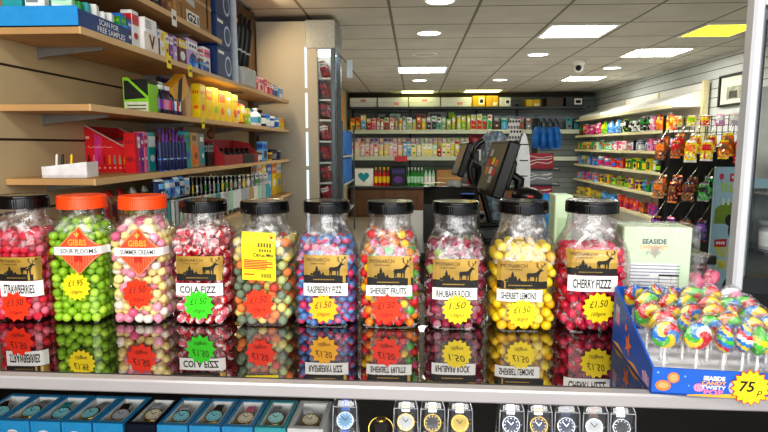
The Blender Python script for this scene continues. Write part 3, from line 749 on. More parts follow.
def yl(px, X=-1.0, py=130): return on(0, X, px, py).y
RZ = PI/2     # turn fronts to +x
def row(shelf_, items, X=-1.03, where='', z=None):
    """items: (px0, px1, height, kind, colours, how it reads)"""
    z = SZ[shelf_] if z is None else z
    for (a, b, h, kind, cs, lab) in items:
        ya, yb = yl(a, X+.03), yl(b, X+.03); w = max(.012, (yb-ya)*.94); d = min(w, .10) if kind in ('bottle', 'tub', 'vape') else .042
        if kind in ('bottle', 'tub', 'vape'): w = min(w, .09)
        good(kind, w, d, h, cols3(cs), lab, (X-(0 if d > .05 else 0), (ya+yb)/2, z), RZ)
# --- upper shelf: blue sample tray -----------------------------------------
bz = SZ['upper']
ya, yb = 1.636, 1.925
t = thing('sample_tray', 'long bright blue card tray reading SCAN FOR FREE SAMPLES on the upper shelf', 'display tray', (-1.12, (ya+yb)/2, bz))
m_tb = mat('tray_sky_blue', '2f9be0', .45, var=.05); m_tn = mat('tray_navy', '16427e', .45, var=.05)
W_ = yb-ya; x0, x1 = -.13, .135
mb = MB(); mb.box((0, 0, .002), (x1-x0, W_, .004), m_tb); mb.box((0, -W_/2+.002, .030), (x1-x0, .004, .060), m_tb); mb.box((0, W_/2-.002, .03), (x1-x0, .004, .06), m_tb); mb.box((x0+.002, 0, .03), (.004, W_, .06), m_tb)
mb.build('tray_body', t)
mb = MB(); mb.box((x1-.002, 0, .026), (.004, W_-.002, .052), m_tn)
g = lambda y, z: (x1+.0006, y, z)
mb.text2('SCAN FOR', W_*.07, .0285, .0170, WHITE(), g, w=.115, bold=.01, align='C'); mb.text2('FREE SAMPLES', W_*.12, .0065, .0170, WHITE(), g, w=.165, bold=.01)
mb.build('front_panel', t)['label'] = 'dark blue front panel with white lettering'
kinds_ = ['teal', 'white', 'mint', 'white', 'teal', 'green', 'white', 'silver']
n_ = 0
for j, yy in enumerate((1.662, 1.703, 1.745, 1.79, 1.835, 1.88)):
    for i, xx in enumerate((-1.195, -1.125, -1.045)):
        c = kinds_[(j*3+i) % 8]
        c2 = 'teal' if c == 'white' else 'white'
        good('card', .058, .03, .084+.006*((i+j) % 3), (c, c2, 'grey' if (i+j) % 2 else 'teal'), '%s sample pack, %s of the %s column in the blue sample tray' % (c, ORD[j], ['wall side', 'centre', 'front'][i]), (xx, yy, bz+.0042), .25 if i == 2 else 0.05)
row('upper', [(129, 135, .105, 'carton', 'blue/green/lime', 'blue and green carton next to the blue sample tray'), (135.5, 139.5, .10, 'carton', 'navy/blue/white', 'navy carton second along from the blue sample tray'),
              (140, 147, .135, 'carton', 'white/red/red', 'tall white and red carton beyond the blue sample tray'),
              (160.5, 163.5, .12, 'carton', 'white/blue/navy', 'slim white and blue carton after the dark V box'), (164, 166.5, .12, 'carton', 'navy/white/blue', 'slim navy carton after the dark V box'),
              (167, 171, .11, 'carton', 'white/yellow/yellow', 'white and yellow carton above the first yellow tag'), (171.5, 175, .11, 'carton', 'yellow/white/purple', 'yellow carton beside the purple pair on the upper shelf'),
              (175.5, 179, .11, 'carton', 'purple/white/pink', 'purple and pink carton between yellow and maroon cartons'), (179.5, 183, .11, 'carton', 'lilac/purple/white', 'lilac carton left of the maroon carton'),
              (184, 192, .12, 'carton', 'maroon/yellow/white', 'maroon and yellow carton above the second yellow tag'), (193, 203, .13, 'carton', 'lilac/white/navy', 'large lilac and white carton with navy spots'),
              (204, 208, .10, 'carton', 'brown/white/red', 'small brown carton before the pink topped white one'), (208.5, 215, .125, 'carton', 'white/pink/purple', 'white and pink carton left of the stacked navy boxes')])
row('upper', [(198, 203.5, .045, 'carton', 'blue/navy/sky', 'low blue packet first at the shelf edge under lilac carton'), (204, 209, .045, 'carton', 'navy/sky/blue', 'low navy packet second at the shelf edge'), (209.5, 214, .045, 'carton', 'blue/white/navy', 'low blue packet third at the shelf edge')], X=-.99+.01-.035)
ya, yb = yl(147.5), yl(160)
b_ = MB(); b_.box((0, 0, .062), (yb-ya-.008, .08, .124), WHITE(), .003); m_dr = mat('dark_red_print', '6a1420', .5)
b_.poly2([(-.06, .004), (.052, .004), (.052, .07), (-.06, .07)], mat('print_cream', 'f0e4d8', .5), flat(-.0406)); b_.text2('V', 0, .016, .046, m_dr, flat(-.0412), w=.05, bold=.04)
for i in range(4): b_.poly2([(-.05, .085+.008*i), (.0, .085+.008*i), (.0, .0885+.008*i), (-.05, .0885+.008*i)], mat('print_grey2', '9a9aa0', .5), flat(-.0406))
tag(place(b_.build('carton'), (-1.03, (ya+yb)/2, bz), RZ), 'white carton with a large dark red V on the upper shelf', 'carton')
# price tickets hanging on the shelf edge
def ticket(px, py, c, w, h, lab):
    p = on(0, XF+.004, px, py)
    mb = MB(); mb.box((0, 0, 0), (w, .0015, h), c, .0006); mb.poly2([(-w*.3, -h*.1), (w*.3, -h*.1), (w*.3, h*.12), (-w*.3, h*.12)], mat('ticket_ink', '6a5a10', .6), flat(-.0012))
    tag(place(mb.build('price_ticket'), (XF+.00076, p.y, p.z), RZ), lab, 'price ticket')
m_ty = mat('ticket_yellow', 'f4e012', .5); m_tw = mat('ticket_white', 'eceae4', .5)
ticket(170, 62, m_ty, .042, .052, 'yellow price ticket hanging below the white and yellow carton')
ticket(191, 71, m_ty, .042, .052, 'yellow price ticket hanging below the maroon carton')
ticket(175, 18, m_tw, .045, .065, 'white price ticket stuck on the topmost shelf edge')
ticket(204, 123, m_ty, .035, .05, 'yellow price ticket hanging below the row of yellow packs')
# --- stack of navy boxes ----------------------------------------------------
for i in range(3):
    mb = MB(); w = yl(233)-yl(217.5); mb.box((0, 0, .078), (w*.94, .14, .152), mat('box_navy', '1c3a6e', .45), .003)
    mb.poly2([(w*.2+.052*math.cos(k*PI/10), .07+.052*math.sin(k*PI/10)) for k in range(20)], mat('print_bluewhite', 'c8d8ec', .5), flat(-.0706)); mb.poly2([(w*.2+.040*math.cos(k*PI/10), .07+.040*math.sin(k*PI/10)) for k in range(20)], mat('print_slate', '4a5a78', .5), flat(-.0712))
    mb.poly2([(-w*.4, .12), (-w*.05, .12), (-w*.05, .135), (-w*.4, .135)], WHITE(), flat(-.0706))
    tag(place(mb.build('navy_box'), (-1.06, (yl(217.5)+yl(233))/2, bz+.1545*i), RZ), ['navy box with a pale ring at the bottom of the stack of three', 'navy box with a pale ring in the middle of the stack', 'navy box with a pale ring on top of the stack'][i], 'box', 'navy boxes stacked on the upper shelf')
mb = MB(); mb.box((0, 0, .25), (.014, .16, .5), mat('sign_pale', 'c8d0d8', .5), .002)
tag(place(mb.build('pale_board'), (-1.06, yl(236.5), bz), RZ), 'tall pale grey board standing directly after the stacked navy boxes', 'board')
# three black bottles in a rack
r = thing('bottle_holder', 'small pale display holder with black bottles in it on the upper shelf', 'holder', (-1.04, yl(246), bz))
MB().box((0, 0, .05), (.16, .22, .10), mat('holder_pale', 'b8bcb8', .5), .004).build('base', r)
MB().box((-.06, 0, .11), (.02, .22, .02), mat('holder_pale', 'b8bcb8', .5)).build('rail', r)
for i in range(3): good('vape', .05, .05, .29, ('black', 'black', 'silver'), '%s tall black bottle leaning in the pale holder' % ['nearest', 'middle', 'farthest'][i], (-1.02, yl(241+4.2*i), bz+.103), .1).rotation_euler = (0, .14, 0)
row('upper', [(257, 261, .10, 'carton', 'pink/white/red', 'pink carton first after the black bottles'), (262, 266, .095, 'carton', 'white/pink/red', 'white and pink carton second after the black bottles'), (266.5, 270, .10, 'carton', 'pink/red/white', 'pink and red carton before the blue cartons'), (270.5, 275, .09, 'carton', 'red/white/pink', 'red carton beside the far blue pair'), (275.5, 280, .085, 'carton', 'blue/white/navy', 'blue carton nearer of the far blue pair'), (280.5, 285, .08, 'carton', 'sky/blue/white', 'sky blue carton at the far end of the upper shelf')])
# --- top shelf --------------------------------------------------------------
tz = SZ['top']; m_kr = mat('kraft', 'a67c48', .6, var=.08, scale=8)
def kraft(px0, px1, h, lab, txt=None, X=-1.08, dd=.16):
    ya, yb = yl(px0), yl(px1); w = (yb-ya)*.96
    mb = MB(); mb.box((0, 0, h/2), (w, dd, h), m_kr, .003); f = flat(-dd/2-.0006)
    mb.poly2([(-w*.5, h*.46), (w*.5, h*.46), (w*.5, h*.52), (-w*.5, h*.52)], mat('tape_tan', 'c0a070', .3), f)
    mb.poly2([(w*.30, h*.1), (w*.36, h*.1), (w*.36, h*.8), (w*.30, h*.8)], INK(), f)
    if txt:
        mb.poly2([(-w*.42, .01), (w*.02, .01), (w*.02, .062), (-w*.42, .062)], WHITE(), flat(-dd/2-.0010)); mb.text2(txt, -w*.2, .018, .034, INK(), flat(-dd/2-.0016), w=w*.38, bold=.03)
        mb.poly2([(-w*.42, .095), (-w*.12, .085), (-w*.12, .115), (-w*.42, .125)], mat('label_grey_white', 'c8c8c4', .5), f)
    tag(place(mb.build('kraft_box'), (X, (ya+yb)/2, tz), RZ), lab, 'cardboard box')
kraft(188, 216, .26, 'brown cardboard box with a white G21 label on the topmost shelf', 'G21')
kraft(181, 187.5, .17, 'narrow brown cardboard box left of the G21 box')
row('top', [(161, 168, .12, 'carton', 'black/brown/grey', 'dark carton at the near end of the topmost shelf'), (169, 174, .14, 'carton', 'maroon/black/brown', 'dark maroon carton second on the topmost shelf'), (175, 180, .13, 'carton', 'brown/black/tan', 'dark brown carton beside the narrow cardboard box')])
# --- middle shelf -----------------------------------------------------------
mz = SZ['middle']
def open_display(ya, yb, h0, h1, m_, lab, paint, dd=.16, X=-1.06, nm='display_carton'):
    """card counter display: low front edge at one end, side cut on the slant"""
    r = thing(nm, lab, 'display carton', (X, (ya+yb)/2, 0)); w = yb-ya
    return r, w
ya, yb = 2.115, 2.225; w = yb-ya
gd = thing('green_display_carton', 'lime green open-topped display carton on the middle shelf', 'display carton', (-1.067, (ya+yb)/2, mz), RZ)
m_gr = mat('carton_lime', '8ed02a', .5, var=.05); m_bk = mat('carton_black', '1a1c18', .5)
mb = MB(); mb.prismx([(-.05, 0), (.05, 0), (.05, .134), (.03, .134), (-.05, .06)], -w/2, -w/2+.003, m_gr); mb.prismx([(-.05, 0), (.05, 0), (.05, .134), (-.02, .134), (-.05, .12)], w/2-.003, w/2, m_gr)
mb.box((0, .0485, .067), (w-.006, .003, .134), m_gr); mb.box((0, -.0485, .055), (w-.006, .003, .11), m_gr); mb.box((0, 0, .0015), (w-.006, .094, .003), m_gr)
mb.build('carton_body', gd)
gx = lambda y, z: (-w/2-.0006, y, z); gx2 = lambda y, z: (-w/2-.0012, y, z)
mb = MB(); mb.poly2([(-.046, .004), (.046, .004), (.046, .042), (-.046, .042)], mat('print_cream2', 'd8dcc8', .5), gx)
for i in range(2): mb.poly2([(-.038, .013+.013*i), (.036, .013+.013*i), (.036, .018+.013*i), (-.038, .018+.013*i)], mat('print_olive', '5a6a30', .5), gx2)
mb.poly2([(.046, .050), (.046, .122), (.030, .122), (-.040, .056)], m_bk, gx)
mb.build('side_print', gd)['label'] = 'cream band and dark panel printed on the near side'
MB().box((0, .0, .066), (w*.90, .088, .122), m_bk, .003).build('dark_insert', gd)
for i in range(9):
    px = 160.5+2.2*i
    c = ['black/purple/white', 'navy/pink/white', 'black/lilac/silver', 'maroon/pink/white', 'navy/red/white', 'black/blue/silver', 'purple/white/black', 'black/red/white', 'navy/white/grey'][i]
    for k, (X, h) in enumerate(((-1.02, .115), (-1.075, .165))):
        good('bottle', .034, .034, h, cols3(c if k == 0 else '/'.join(reversed(c.split('/')))), '%s small dark bottle in the %s row after the green carton' % (ORD[i], ['front', 'back'][k]), (X, yl(px, X), mz))
mb = MB(); mb.box((0, 0, .045), (.17, .05, .09), m_tyb if False else mat('box_amber', 'd8a030', .45), .004); mb.poly2([(-.08, .0), (-.03, .0), (.05, .09), (.0, .09)], INK(), flat(-.0256))
o = tag(place(mb.build('striped_pack'), (-1.03, yl(186), mz+.07), RZ), 'amber and black striped pack leaning on the small dark bottles', 'pack'); o.rotation_euler = (0, -.5, RZ)
row('middle', [(203+6.3*i, 208.8+6.3*i, .165-.006*(i % 2), 'pouch' if 0 else 'carton', ['yellow/yellow/orange', 'yellow/orange/yellow', 'yellow/yellow/lime', 'yellow/orange/orange', 'yellow/yellow/white', 'yellow/yellow/orange'][i], '%s tall yellow carton in the row on the middle shelf' % ORD[i]) for i in range(6)])
row('middle', [(239, 243, .10, 'pouch', 'white/red/yellow', 'white and red pouch at the end of the yellow cartons'), (243.5, 249, .12, 'pouch', 'yellow/white/red', 'yellow and white pouch after the yellow cartons'), (249.5, 252.5, .10, 'carton', 'lime/yellow/white', 'lime green carton before the white bottles'),
               (253, 257.5, .10, 'bottle', 'white/sky/blue', 'white bottle with sky blue label, nearest of the far bottles'), (258, 261.5, .115, 'bottle', 'white/teal/white', 'white bottle with teal label, second of the far bottles'), (262, 266, .11, 'bottle', 'navy/white/black', 'navy bottle among the far white bottles'),
               (266.5, 270, .085, 'tub', 'sky/white/blue', 'sky blue tub past the navy bottle'), (270.5, 275, .08, 'tub', 'blue/white/white', 'blue tub second past the navy bottle'), (275.5, 279, .075, 'tub', 'white/blue/sky', 'white tub left of the last yellow carton'), (280, 286, .085, 'carton', 'yellow/orange/yellow', 'yellow carton at the far end of the middle shelf')])
# --- lower shelf ------------------------------------------------------------
lz = SZ['lower']
wt = thing('white_tray', 'small white card tray holding pens on the lower shelf near end', 'tray', (-1.13, 1.775, lz), .12)
mb = MB(); m_w2 = mat('tray_white', 'e8e8ea', .5)
mb.box((0, 0, .003), (.14, .085, .006), m_w2); mb.prism([(-.07, .003), (.07, .003), (.07, .050), (-.07, .034)], -.0425, -.0395, m_w2); mb.prism([(-.07, .003), (.07, .003), (.07, .050), (-.07, .034)], .0395, .0425, m_w2); mb.box((-.069, 0, .019), (.003, .08, .031), m_w2); mb.box((.069, 0, .026), (.003, .08, .046), m_w2)
mb.build('tray_body', wt)
for i, c in enumerate(('yellow', 'black', 'white')):
    mb = MB().tube([(0, 0, 0), (.006, 0, .062), (.007, 0, .068)], [.004, .004, .0015], pal(c), 8)
    tag(mb.build('pen', None, (-1.18+.02*(2-i)+.01*(i==0), 1.775, lz+.007)), '%s pen standing in the small white tray' % c, 'pen')
ya, yb = 2.095, 2.34; w = yb-ya; dd = .180; XC = -1.178
rd = thing('red_display_carton', 'red open display carton with sloping top and vape pictures on the lower shelf', 'display carton', (XC, (ya+yb)/2, lz), RZ)
m_rd = mat('carton_red', 'd81c24', .45, var=.05); m_rim = mat('carton_rim', 'c8b8a8', .6)
prof = [(-dd/2, 0), (dd/2, 0), (dd/2, .178), (-dd/2, .082)]
mb = MB()
for s_ in (-1, 1): mb.prismx(prof, s_*w/2-.0015, s_*w/2+.0015, m_rd)
mb.box((0, dd/2-.0015, .088), (w-.004, .003, .176), m_rd); mb.box((0, -dd/2+.0015, .041), (w-.004, .003, .081), m_rd); mb.box((0, 0, .0015), (w-.004, dd-.006, .003), m_rd)
for s_ in (-1, 1): mb.prismx([(dd/2, .178), (dd/2, .183), (-dd/2, .087), (-dd/2, .082)], s_*w/2-.004, s_*w/2+.004, m_rim)
mb.build('carton_body', rd)
f = lambda a, z: (-w/2-.0020, -a, z); f2 = lambda a, z: (-w/2-.0025, -a, z)   # near side; a runs to the right as seen
mb = MB(); m_ps = mat('print_pale_red', 'f4b8a8', .5)
mb.poly2([(-.056, .03), (-.032, .03), (-.022, .134), (-.052, .150)], mat('print_magenta', 'd83a8a', .5), f)
for k in range(14): stroke(mb, [(-.080+k*.0070, .094+.003*(k % 2)), (-.080+(k+1)*.0070, .094+.003*((k+1) % 2)+(.006 if k in (0, 3, 6, 9) else 0))], .0018, m_ps, f2)
for i, c in enumerate(('maroon', 'pink', 'magenta', 'crimson', 'orange', 'grey', 'tan', 'yellow')):
    x = -.078+i*.0205; mb.poly2([(x-.005, .030), (x+.005, .030), (x+.005, .048), (x+.003, .058), (x+.003, .066), (x-.003, .066), (x-.003, .058), (x-.005, .048)], pal(c), f2)
    mb.poly2([(x-.004, .014), (x+.004, .014), (x+.004, .020), (x-.004, .020)], m_ps, f2)
mb.poly2([(-.086, .128), (-.072, .128), (-.072, .138), (-.086, .138)], m_ps, f2)
mb.build('side_print', rd)['label'] = 'printed row of vape pens and script line'
for i in range(7): good('carton', .026, .04, .13, cols3(['maroon/red/white', 'red/white/maroon', 'crimson/white/white', 'red/white/white', 'teal/white/black', 'grey/teal/white', 'crimson/red/white'][i]), '%s slim packet standing inside the red display carton' % ORD[i], (XC+.04, ya+.03+.034*i, lz+.0035), RZ)
row('lower', [(136, 138.5, .150, 'carton', 'red/red/crimson', 'bright red tall carton after the red display carton'), (139, 141.5, .15, 'carton', 'magenta/white/lilac', 'tall magenta carton after the red pair'), (142, 145, .15, 'carton', 'purple/magenta/white', 'tall purple carton between magenta and pink'), (145.5, 149, .155, 'carton', 'pink/magenta/white', 'tall pink carton left of the teal carton'), (149.5, 157, .155, 'carton', 'teal/white/white', 'tall teal and white carton before the navy pens')], X=-1.062)
for i in range(8):
    for k, X in enumerate((-1.01, -1.06)):
        good('vape', .024, .024, .15 if k == 0 else .175, ('navy', 'purple' if (i+k) % 3 else 'maroon', 'silver' if i % 2 else 'blue'), '%s navy vape pen of the %s row beside the teal carton' % (ORD[i], ['front', 'back'][k]), (X, yl(159+3.4*i, X), lz))
row('lower', [(185, 192, .165, 'carton', 'teal/green/blue', 'teal carton beside the navy vape pens'), (192.5, 200, .165, 'card', 'tan/orange/brown', 'tan and orange picture pack beside the teal carton'), (200.5, 206, .16, 'card', 'grey/teal/white', 'grey picture pack left of the black gadget'),
              (208.5, 215, .115, 'carton', 'black/grey/black', 'black upright gadget box left of the red tray')], X=-1.05)
ya, yb = yl(216, -1.02), yl(251, -1.02); w = yb-ya
rt = thing('red_tray', 'dark red open counter tray of black bottles on the lower shelf', 'display tray', (-1.06, (ya+yb)/2, lz), RZ)
m_r3 = mat('tray_dark_red', 'a01822', .45)
mb = MB(); mb.box((0, 0, .002), (w, .16, .004), m_r3); mb.box((0, -.0785, .028), (w, .003, .052), m_r3); mb.box((0, .0785, .07), (w, .003, .135), m_r3)
for s_ in (-1, 1): mb.prismx([(-.077, .004), (.077, .004), (.077, .137), (-.02, .12), (-.077, .054)], s_*w/2-.0015, s_*w/2+.0015, m_r3)
mb.build('tray_body', rt)
MB().box((w*.18, -.081, .026), (w*.36, .002, .05), mat('tray_label_black', '1c1012', .4)).build('tray_label', rt)
for i in range(6): good('bottle', .05, .05, .085, ('black', 'white' if i % 2 else 'maroon', 'black'), '%s black bottle standing in the dark red tray' % ORD[i], (-1.03, ya+.09+(w-.16)/5*i, lz+.0045))
mb = MB(); mb.sphere((0, 0, .028), (.022, .03, .028), pal('brown'), 10, 7); mb.sphere((.012, 0, .06), (.014, .014, .016), pal('brown'), 10, 7); mb.tube([(.01, 0, .07), (.0, .0, .10)], [.006, .002], pal('brown'), 6)
tag(place(mb.build('small_figurine'), (-1.125, (ya+yb)/2-.1, lz+.138), 0), 'small brown figurine standing over the back edge of the red tray', 'figurine').location.z = lz+.1376
row('lower', [(254, 257, .07, 'tub', 'white/grey/black', 'white tub first after the dark red tray'), (256.5, 260, .06, 'tub', 'silver/white/black', 'silver tub second after the dark red tray'), (260.5, 263, .07, 'tub', 'black/white/silver', 'black tub before the blue holder'), (263.5, 268.5, .13, 'carton', 'sky/blue/navy', 'sky blue upright carton in the far tubs'), (269, 272, .07, 'tub', 'yellow/brown/black', 'yellow tub beyond the sky blue carton'), (272.5, 276, .075, 'tub', 'navy/grey/black', 'navy tub beyond the yellow tub'), (276.5, 280, .07, 'tub', 'black/navy/grey', 'black tub at the far end of the lower shelf')])
# --- bottom shelf: carded goods and packs ----------------------------------
zb = SZ['bottom']; cc = ['white/silver/grey', 'silver/white/teal', 'cream/tan/white', 'white/mint/green', 'grey/white/silver', 'white/teal/silver', 'cream/silver/yellow', 'silver/white/grey', 'mint/white/tan']
k = 0
for i in range(26):
    px = 158+4.3*i
    h = .25-.0025*i
    good('blister', .075+.0022*i, .03, h, cols3(cc[(i*5+i//4) % 9]), '%s carded pack from the left along the bottom shelf front' % ORD[i], (-1.0, yl(px, -1.0), zb), RZ)
row('bottom', [(92+6*i, 97+6*i, .19+.02*(i % 2), 'pouch', ['maroon/red/crimson', 'crimson/maroon/red', 'red/crimson/maroon', 'brown/maroon/red', 'maroon/brown/tan', 'brown/yellow/red', 'green/yellow/brown', 'lime/green/white', 'yellow/green/brown', 'green/lime/white'][i], '%s dark pouch from the near end of the bottom shelf' % ORD[i]) for i in range(10)], X=-1.10)
for i in range(6): good('pouch', .075, .045, .09, cols3(['navy/sky/white', 'sky/white/navy', 'blue/silver/navy', 'sky/navy/white', 'navy/silver/sky', 'silver/sky/navy'][i]), '%s blue foil pouch hung under the lower shelf edge' % ORD[i], (-.995, yl(155+5.2*i, -.995), lz-.115), RZ)
row('bottom', [(257+5*i, 261.5+5*i, .27-.004*i, 'carton', ['yellow/white/orange', 'yellow/yellow/white', 'sky/blue/white', 'yellow/orange/white', 'yellow/white/sky', 'yellow/yellow/orange'][i], '%s carton of the yellow group at the far end of the bottom shelf' % ORD[i]) for i in range(6)], X=-1.09)
# --- wall upright edge ------------------------------------------------------
mb = MB(); mb.box((WL-.005, 1.50, 1.35), (.02, .05, 2.0), mat('upright_cream', 'cdbf9c', .6)); struct(mb, 'trim_6')
# ================================================================ LOLLIPOP TRAY
m_lb = mat('tray_blue', '1c5fc0', .45, var=.05); m_li = mat('tray_inside', 'fafaff', .6, var=.05); m_li2 = mat('tray_inside_blue', '1a55ac', .5)
m_sand = mat('tray_sand', 'f0b03a', .5); m_star = mat('print_orange', 'f08040', .5); m_pk = mat('print_pink', 'f27aa8', .5)
LX0, LX1, LY0, LY1 = .358, .572, .815, 1.048
TR_ = -.094
def tw_(x, y):   # tray frame to world
    return LX0+x*math.cos(TR_)-y*math.sin(TR_), LY0+x*math.sin(TR_)+y*math.cos(TR_)
LW, LD = LX1-LX0, LY1-LY0
tr = thing('lollipop_tray', 'blue printed open card tray of wrapped swirl lollipops at the counter right end', 'display tray', (LX0, LY0, ZT+.0006), TR_)
mb = MB()
mb.box((LW/2, LD/2, .0015), (LW, LD, .003), m_lb)
mb.build('tray_base', tr)
MB().box((LW/2, LD/2+.004, .025), (LW-.007, LD-.012, .003), m_li).build('inner_platform', tr)['label'] = 'white inner platform that holds the sticks'
def artwork(mb, fn, pts): pass
# front lip with artwork
mb = MB(); mb.box((LW/2, .0015, .0205), (LW, .003, .041), m_lb)
f = flat(-.0004); f2 = flat(-.0008)
for a in range(10):
    xa, xb = .05+a*.0165, .05+(a+1)*.0165
    ha, hb = .002+.005*math.sin(a*.32), .002+.005*math.sin((a+1)*.32)
    mb.poly2([(xa, .0005), (xb, .0005), (xb, max(hb, .001)), (xa, max(ha, .001))], m_sand, f)
def blob(mb, cx, cz, r, m, fn, n=12, sx=1.): mb.poly2([(cx+sx*r*math.cos(2*PI*k/n), cz+r*math.sin(2*PI*k/n)) for k in range(n)], m, fn)
def starfish(mb, cx, cz, r, m, fn, rot=.3): mb.poly2([(cx+(r if k % 2 == 0 else r*.42)*math.cos(rot+PI*k/5), cz+(r if k % 2 == 0 else r*.42)*math.sin(rot+PI*k/5)) for k in range(10)], m, fn)
blob(mb, .030, .027, .0085, m_star, f); blob(mb, .030, .027, .006, mat('print_peach', 'f6a468', .5), f2); blob(mb, .016, .014, .0085, m_star, f, sx=1.3); blob(mb, .016, .0145, .005, mat('print_peach', 'f6a468', .5), f2, sx=1.5)
blob(mb, .066, .014, .0065, m_pk, f, sx=1.2)
for k in range(4): mb.poly2([(.061+k*.003, .009), (.0618+k*.003, .009), (.0618+k*.003, .019), (.061+k*.003, .019)], mat('print_palepink', 'f8c4d8', .5), f2)
for x, z, r in ((.008, .034, .0018), (.046, .030, .0016), (.052, .016, .0012), (.078, .031, .0014), (.17, .034, .0018)): blob(mb, x, z, r, mat('print_paleblue', '7ab0f0', .5), f, 8)
blob(mb, .117, .017, .012, mat('print_lilac', 'b8b0d0', .5), f, sx=.9)
for t_, z, h, m_, w_ in (('SEASIDE', .0265, .0062, WHITE(), .030), ('CANDY', .0195, .0055, mat('print_peach2', 'f6a468', .5), .034), ('TWISTY', .0130, .0052, WHITE(), .034), ('POP', .0042, .0078, m_pk, .027)):
    mb.text2(t_, .086, z, h, m_, flat(-.0011), w=w_, bold=.04)
o = mb.build('front_lip', tr); o['label'] = 'blue front lip with sand, shells and pink lettering'
# sloping side panels
prof = [(.003, .003), (LD-.003, .003), (LD-.003, .105), (LD-.012, .108), (.003, .041)]
for sx in (0, 1):
    mb = MB(); x = 0 if sx == 0 else LW-.003
    mb.prismx(prof, x, x+.003, m_lb)
    g = lambda y, z: (-.0004, y, z)
    mb.poly2([(LD-.05, .045), (LD-.02, .045), (LD-.022, .080), (LD-.045, .078)], mat('print_lilac', 'b8b0d0', .5), g) if sx == 0 else None
    if sx == 0:
        g2 = lambda y, z: (-.0008, y, z)
        for k, (t_, c_) in enumerate((('SEASIDE', WHITE()), ('CANDY', m_pk), ('POP', m_pk))):
            mb.text2(t_, LD-.036, .068-.012*k, .009, c_, lambda a, z: (-.0009, 2*(LD-.036)-a, z), w=.026)
        starfish(mb, LD-.105, .030, .022, m_star, g, .5); blob(mb, LD-.09, .055, .006, m_star, g)
        for k in range(5): mb.poly2([(.012+k*.006, .004), (.016+k*.006, .004), (.018+k*.007, .022-.002*abs(k-2)), (.014+k*.007, .024-.002*abs(k-2))], mat('print_palepink', 'f8c4d8', .5), g)
        for k in range(12): mb.poly2([(LD-.005-k*.0155, .003), (LD-.0205-k*.0155, .003), (LD-.0205-k*.0155, .006+.004*math.sin(k)), (LD-.005-k*.0155, .006+.004*math.sin(k-1))], m_sand, g)
    mb.build('side_panel', tr)
mb = MB(); mb.box((LW/2, LD-.0015, .0535), (LW-.007, .003, .107), m_lb)
mb.text2('SEASIDE CANDY POP', LW*.42, .097, .008, WHITE(), flat(LD-.0034), w=.03, bold=.03)
mb.build('back_panel', tr)
mb = MB(); px_ = LX1-LX0
pt = MB()
cx_, cz_ = on(1, LY0, 748, 384).x-LX0-.004, on(1, LY0, 751, 384).z-ZT
pt.poly2(star_pts(cx_, cz_, .0285, 16, .80, .1), mat('star_edge_red', 'd0301c', .5), flat(-.0016)); pt.poly2(star_pts(cx_, cz_, .0265, 16, .80, .1), STAR['Y'], flat(-.0020))
pt.text2('75', cx_-.005, cz_-.006, .0155, INK(), flat(-.0024), w=.021, shear=.15, bold=.02); pt.text2('p', cx_+.012, cz_-.010, .010, INK(), flat(-.0024), shear=.3)
pt.build('price_star', tr)['label'] = 'yellow star price sticker reading 75p'

# lollipops -------------------------------------------------------
LC = {n: mat('lolly_'+n, PAL[n], .22, coat=.5, var=.05) for n in ('red', 'yellow', 'green', 'blue', 'orange', 'white', 'pink')}
LC['green'] = mat('lolly_grn', '4cb82a', .22, coat=.5); LC['blue'] = mat('lolly_blu', '2478c4', .22, coat=.5)
m_stick = mat('lolly_stick', 'f0f0ec', .5)
m_wrap = clear('lolly_wrap', (.97, .97, .97), .07, .06, haze=.0, crinkle=140., gmul=.5)
def swirl_disc(r, cols, turns, rx):
    mb = MB(); NR, NT = 7, 60; m_ = [LC[c] for c in cols]
    for side in (-1, 1):
        vs = []; fs = []; ms = []
        for i in range(NR+1):
            q = i/NR; th = side*.0062*math.sqrt(max(0, 1-q*q*.9))
            for k in range(NT): a = 2*PI*k/NT; vs.append((r*q*math.cos(a), th, r*q*math.sin(a)))
        for i in range(NR):
            for k in range(NT):
                fs.append((i*NT+k, i*NT+(k+1) % NT, (i+1)*NT+(k+1) % NT, (i+1)*NT+k))
                ms.append(m_[int(((k/NT)*len(m_)*rx+turns*len(m_)*(i+.5)/NR)) % len(m_)])
        mb.add(vs, fs, ms, True)
    return mb
def twist_pop(r, h, cols):
    mb = MB(); m_ = [LC[c] for c in cols]; NZ, NT = 14, 24; vs = []; fs = []; ms = []
    for j in range(NZ+1):
        t_ = j/NZ; rr = r*(math.sin(PI*min(.98, .04+t_*.94))**.6)*(1-.25*t_)
        for k in range(NT):
            a = 2*PI*k/NT; vs.append((rr*(1+.1*math.cos(4*a+9*t_))*math.cos(a), rr*(1+.1*math.cos(4*a+9*t_))*math.sin(a), -h/2+h*t_))
    for j in range(NZ):
        for k in range(NT):
            fs.append((j*NT+k, j*NT+(k+1) % NT, (j+1)*NT+(k+1) % NT, (j+1)*NT+k)); ms.append(m_[int((k/NT+j/NZ*1.4)*len(m_)) % len(m_)])
    return mb.add(vs, fs, ms, True)
